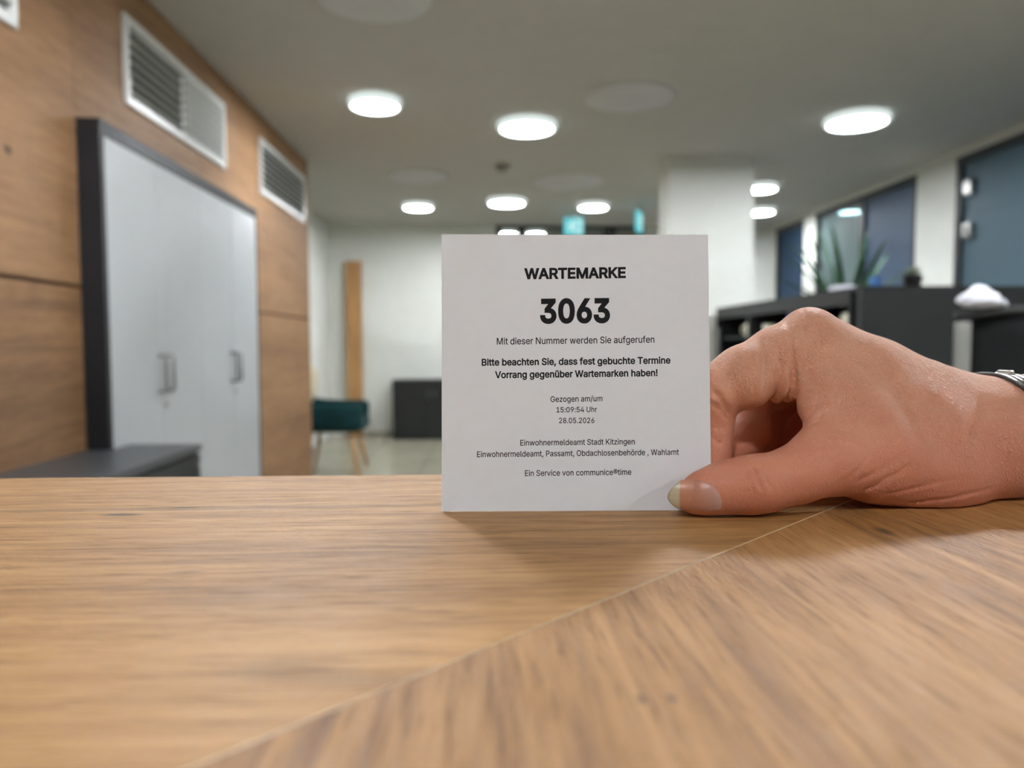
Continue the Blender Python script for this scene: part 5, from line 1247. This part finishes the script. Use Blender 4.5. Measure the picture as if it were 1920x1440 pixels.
def to_person(p):                       # room millimetres above the counter -> the hand object's own metres
    return Vector((p[0] * 0.001, p[1] * 0.001, p[2] * 0.001 + TOP)) - ORG

# thumb nail: a curved plate lying on the back of the thumb, its pale free edge beyond the flesh
def nail_mesh():
    from mathutils.geometry import delaunay_2d_cdt
    out = [Vector((x, z)) for x, y, z in NAIL]
    sm = []                                   # rounded outline
    n = len(out)
    for i in range(n):
        p0, p1, p2, p3 = out[i - 1], out[i], out[(i + 1) % n], out[(i + 2) % n]
        for k in range(6):
            t = k / 6
            sm.append(0.5 * ((2 * p1) + (p2 - p0) * t + (2 * p0 - 5 * p1 + 4 * p2 - p3) * t * t + (3 * p1 - p0 - 3 * p2 + p3) * t ** 3))
    inner = []
    for gx in np.arange(50.5, 66.5, 0.35):
        for gz in np.arange(2.0, 12.0, 0.35):
            if winding((gx, gz), [[(p.x, p.y) for p in sm]]) != 0 and min((Vector((gx, gz)) - p).length for p in sm) > 0.2: inner.append(Vector((gx, gz)))
    V, _, F, _, _, _ = delaunay_2d_cdt(sm + inner, [], [list(range(len(sm)))], 1, 1e-5)
    xz = np.array([(p.x, p.y) for p in V])
    y0 = np.full(len(xz), 195.0)
    P = np.stack([xz[:, 0], y0, xz[:, 1]], 1)
    # smooth cylinder-like plate, fitted to lie just on the flesh
    zc = 6.6 + (xz[:, 0] - 58) * 0.05
    y = 203.35 + 0.026 * (xz[:, 0] - 60.5) ** 2 * np.where(xz[:, 0] < 60.5, 0.9, 0.5) + 5.6 * (1 - np.sqrt(np.clip(1 - ((xz[:, 1] - zc) / 6.0) ** 2, 0.03, 1)))
    fl = np.full(len(xz), 0.0); t = np.zeros(len(xz))
    for _ in range(50):
        q = P.copy(); q[:, 1] += t; t = t + np.clip(hand_sdf(q), -2, 6) * 0.9
    hit = 195.0 + t
    on = hit < 212
    y = np.where(on, np.minimum(y, hit - 0.10), y)
    top = [to_person((a, b, c)) for (a, c), b in zip(xz, y)]
    bot = [to_person((a, b + 0.45, c)) for (a, c), b in zip(xz, y)]
    m = MB(); nv = len(top); fs = [list(f) for f in F]
    cnt = {}
    for f in fs:
        for i in range(len(f)):
            cnt[(f[i], f[(i + 1) % len(f)])] = 1
    rim = [[a, b, b + nv, a + nv] for (a, b) in cnt if (b, a) not in cnt]
    m.add(top + bot, fs + [[i + nv for i in f][::-1] for f in fs] + [r[::-1] for r in rim], 0, True)
    return m
def nail_mat():
    t = NT('thumb nail')
    tc = t.n('ShaderNodeTexCoord'); sp = t.n('ShaderNodeSeparateXYZ'); t.l(tc.outputs['Object'], sp.inputs[0])
    x = t.math('MULTIPLY', t.math('ADD', sp.outputs['X'], 0.105), 1000.0); z = t.math('MULTIPLY', sp.outputs['Z'], 1000.0)
    bow = t.math('MULTIPLY', t.math('POWER', t.math('ABSOLUTE', t.math('SUBTRACT', z, 6.6)), 2.0), 0.035)
    xx = t.math('SUBTRACT', x, bow)
    m = t.n('ShaderNodeMapping'); m.inputs['Scale'].default_value = (60, 500, 900); t.l(tc.outputs['Object'], m.inputs['Vector'])
    st = t.noise(m.outputs[0], 1.0, 2.0)
    f = t.maprange(xx, 50.0, 66.0, 0.0, 1.0)
    col = t.ramp(f, [(0.0, srgb(196, 190, 168)), (0.24, srgb(204, 196, 168)), (0.275, srgb(196, 138, 112)), (0.5, srgb(196, 140, 118)), (0.80, srgb(196, 152, 140)), (0.93, srgb(206, 172, 164))])
    col = t.mixc(t.maprange(st, 0.35, 0.65, 0.12, 0.0), col, srgb(150, 96, 70))
    b = t.bsdf(col, 0.34, 0.45, 0.0, t.bump(st, 0.1, 0.0001))
    b.inputs['Subsurface Weight'].default_value = 0.15; b.inputs['Subsurface Radius'].default_value = (1, 0.5, 0.3); b.inputs['Subsurface Scale'].default_value = 0.001
    return t.m
nl = nail_mesh().build('thumb_nail', nail_mat(), person)
nl['label'] = 'long pale-tipped thumb nail'

# bracelet of thin dark and silver strands with a silver clasp
M_CORD = plain('dark braided cord', (52, 44, 48), 0.5, 0.5, var=0.3, scale=900, bump=0.6, bscale=1500)
M_SILVER = plain('silver', (196, 190, 182), 0.28, 0.5, 1.0, var=0.06, scale=300)
BC = np.array([180.0, 242.0, 18.0]); BA = np.array([0.90, -0.14, 0.40]); BA /= np.linalg.norm(BA)
BU = np.cross(BA, [0, 0, 1.0]); BU /= np.linalg.norm(BU); BV = np.cross(BU, BA)
def ring(shift, lift, n=96):
    a = np.linspace(0, 2 * np.pi, n, endpoint=False)
    d = np.cos(a)[:, None] * BU + np.sin(a)[:, None] * BV; c = BC + BA * shift
    t = np.full(n, 34.0)
    for _ in range(60):
        t = t - np.clip(hand_sdf(c + d * t[:, None]), -3, 6) * 0.8
    t = t + lift
    for _ in range(4): t = 0.5 * t + 0.25 * (np.roll(t, 1) + np.roll(t, -1))
    return [to_person(p) for p in c + d * t[:, None]]
br = None
for k in range(7):
    m = MB().tube(ring((k - 3) * 0.85, 0.72 + 0.25 * (k % 2)), 0.00062 if k % 2 == 0 else 0.00036, 10, closed=True)
    if k == 0:
        br = m.build('bracelet', M_CORD, person)
        br['label'] = 'bracelet of dark and silver strands'
    else:
        m.build('strand', M_CORD if k % 2 == 0 else M_SILVER, br)
tp = np.array(ring(-1.2, 0.1)); kt = int(np.argmax(tp[:, 2])); tpv = Vector(tp[kt])
cm = MB(); axv = Vector(BA); tv = Vector(BU); nv_ = axv.cross(tv); nv_ = nv_ if nv_.z > 0 else -nv_
fr_ = Matrix((( axv.x, tv.x, nv_.x, tpv.x), (axv.y, tv.y, nv_.y, tpv.y), (axv.z, tv.z, nv_.z, tpv.z), (0, 0, 0, 1)))
cm.box(-0.0036, 0.0022, -0.0045, 0.0045, -0.0002, 0.0007, bev=0.0003, mat=fr_ @ Matrix.Rotation(-0.10, 4, 'Y'))
cm.box(0.0016, 0.0028, -0.0045, 0.0045, -0.0014, 0.0012, bev=0.0005, mat=fr_)
cm.build('clasp', M_SILVER, br)['label'] = 'silver clasp'
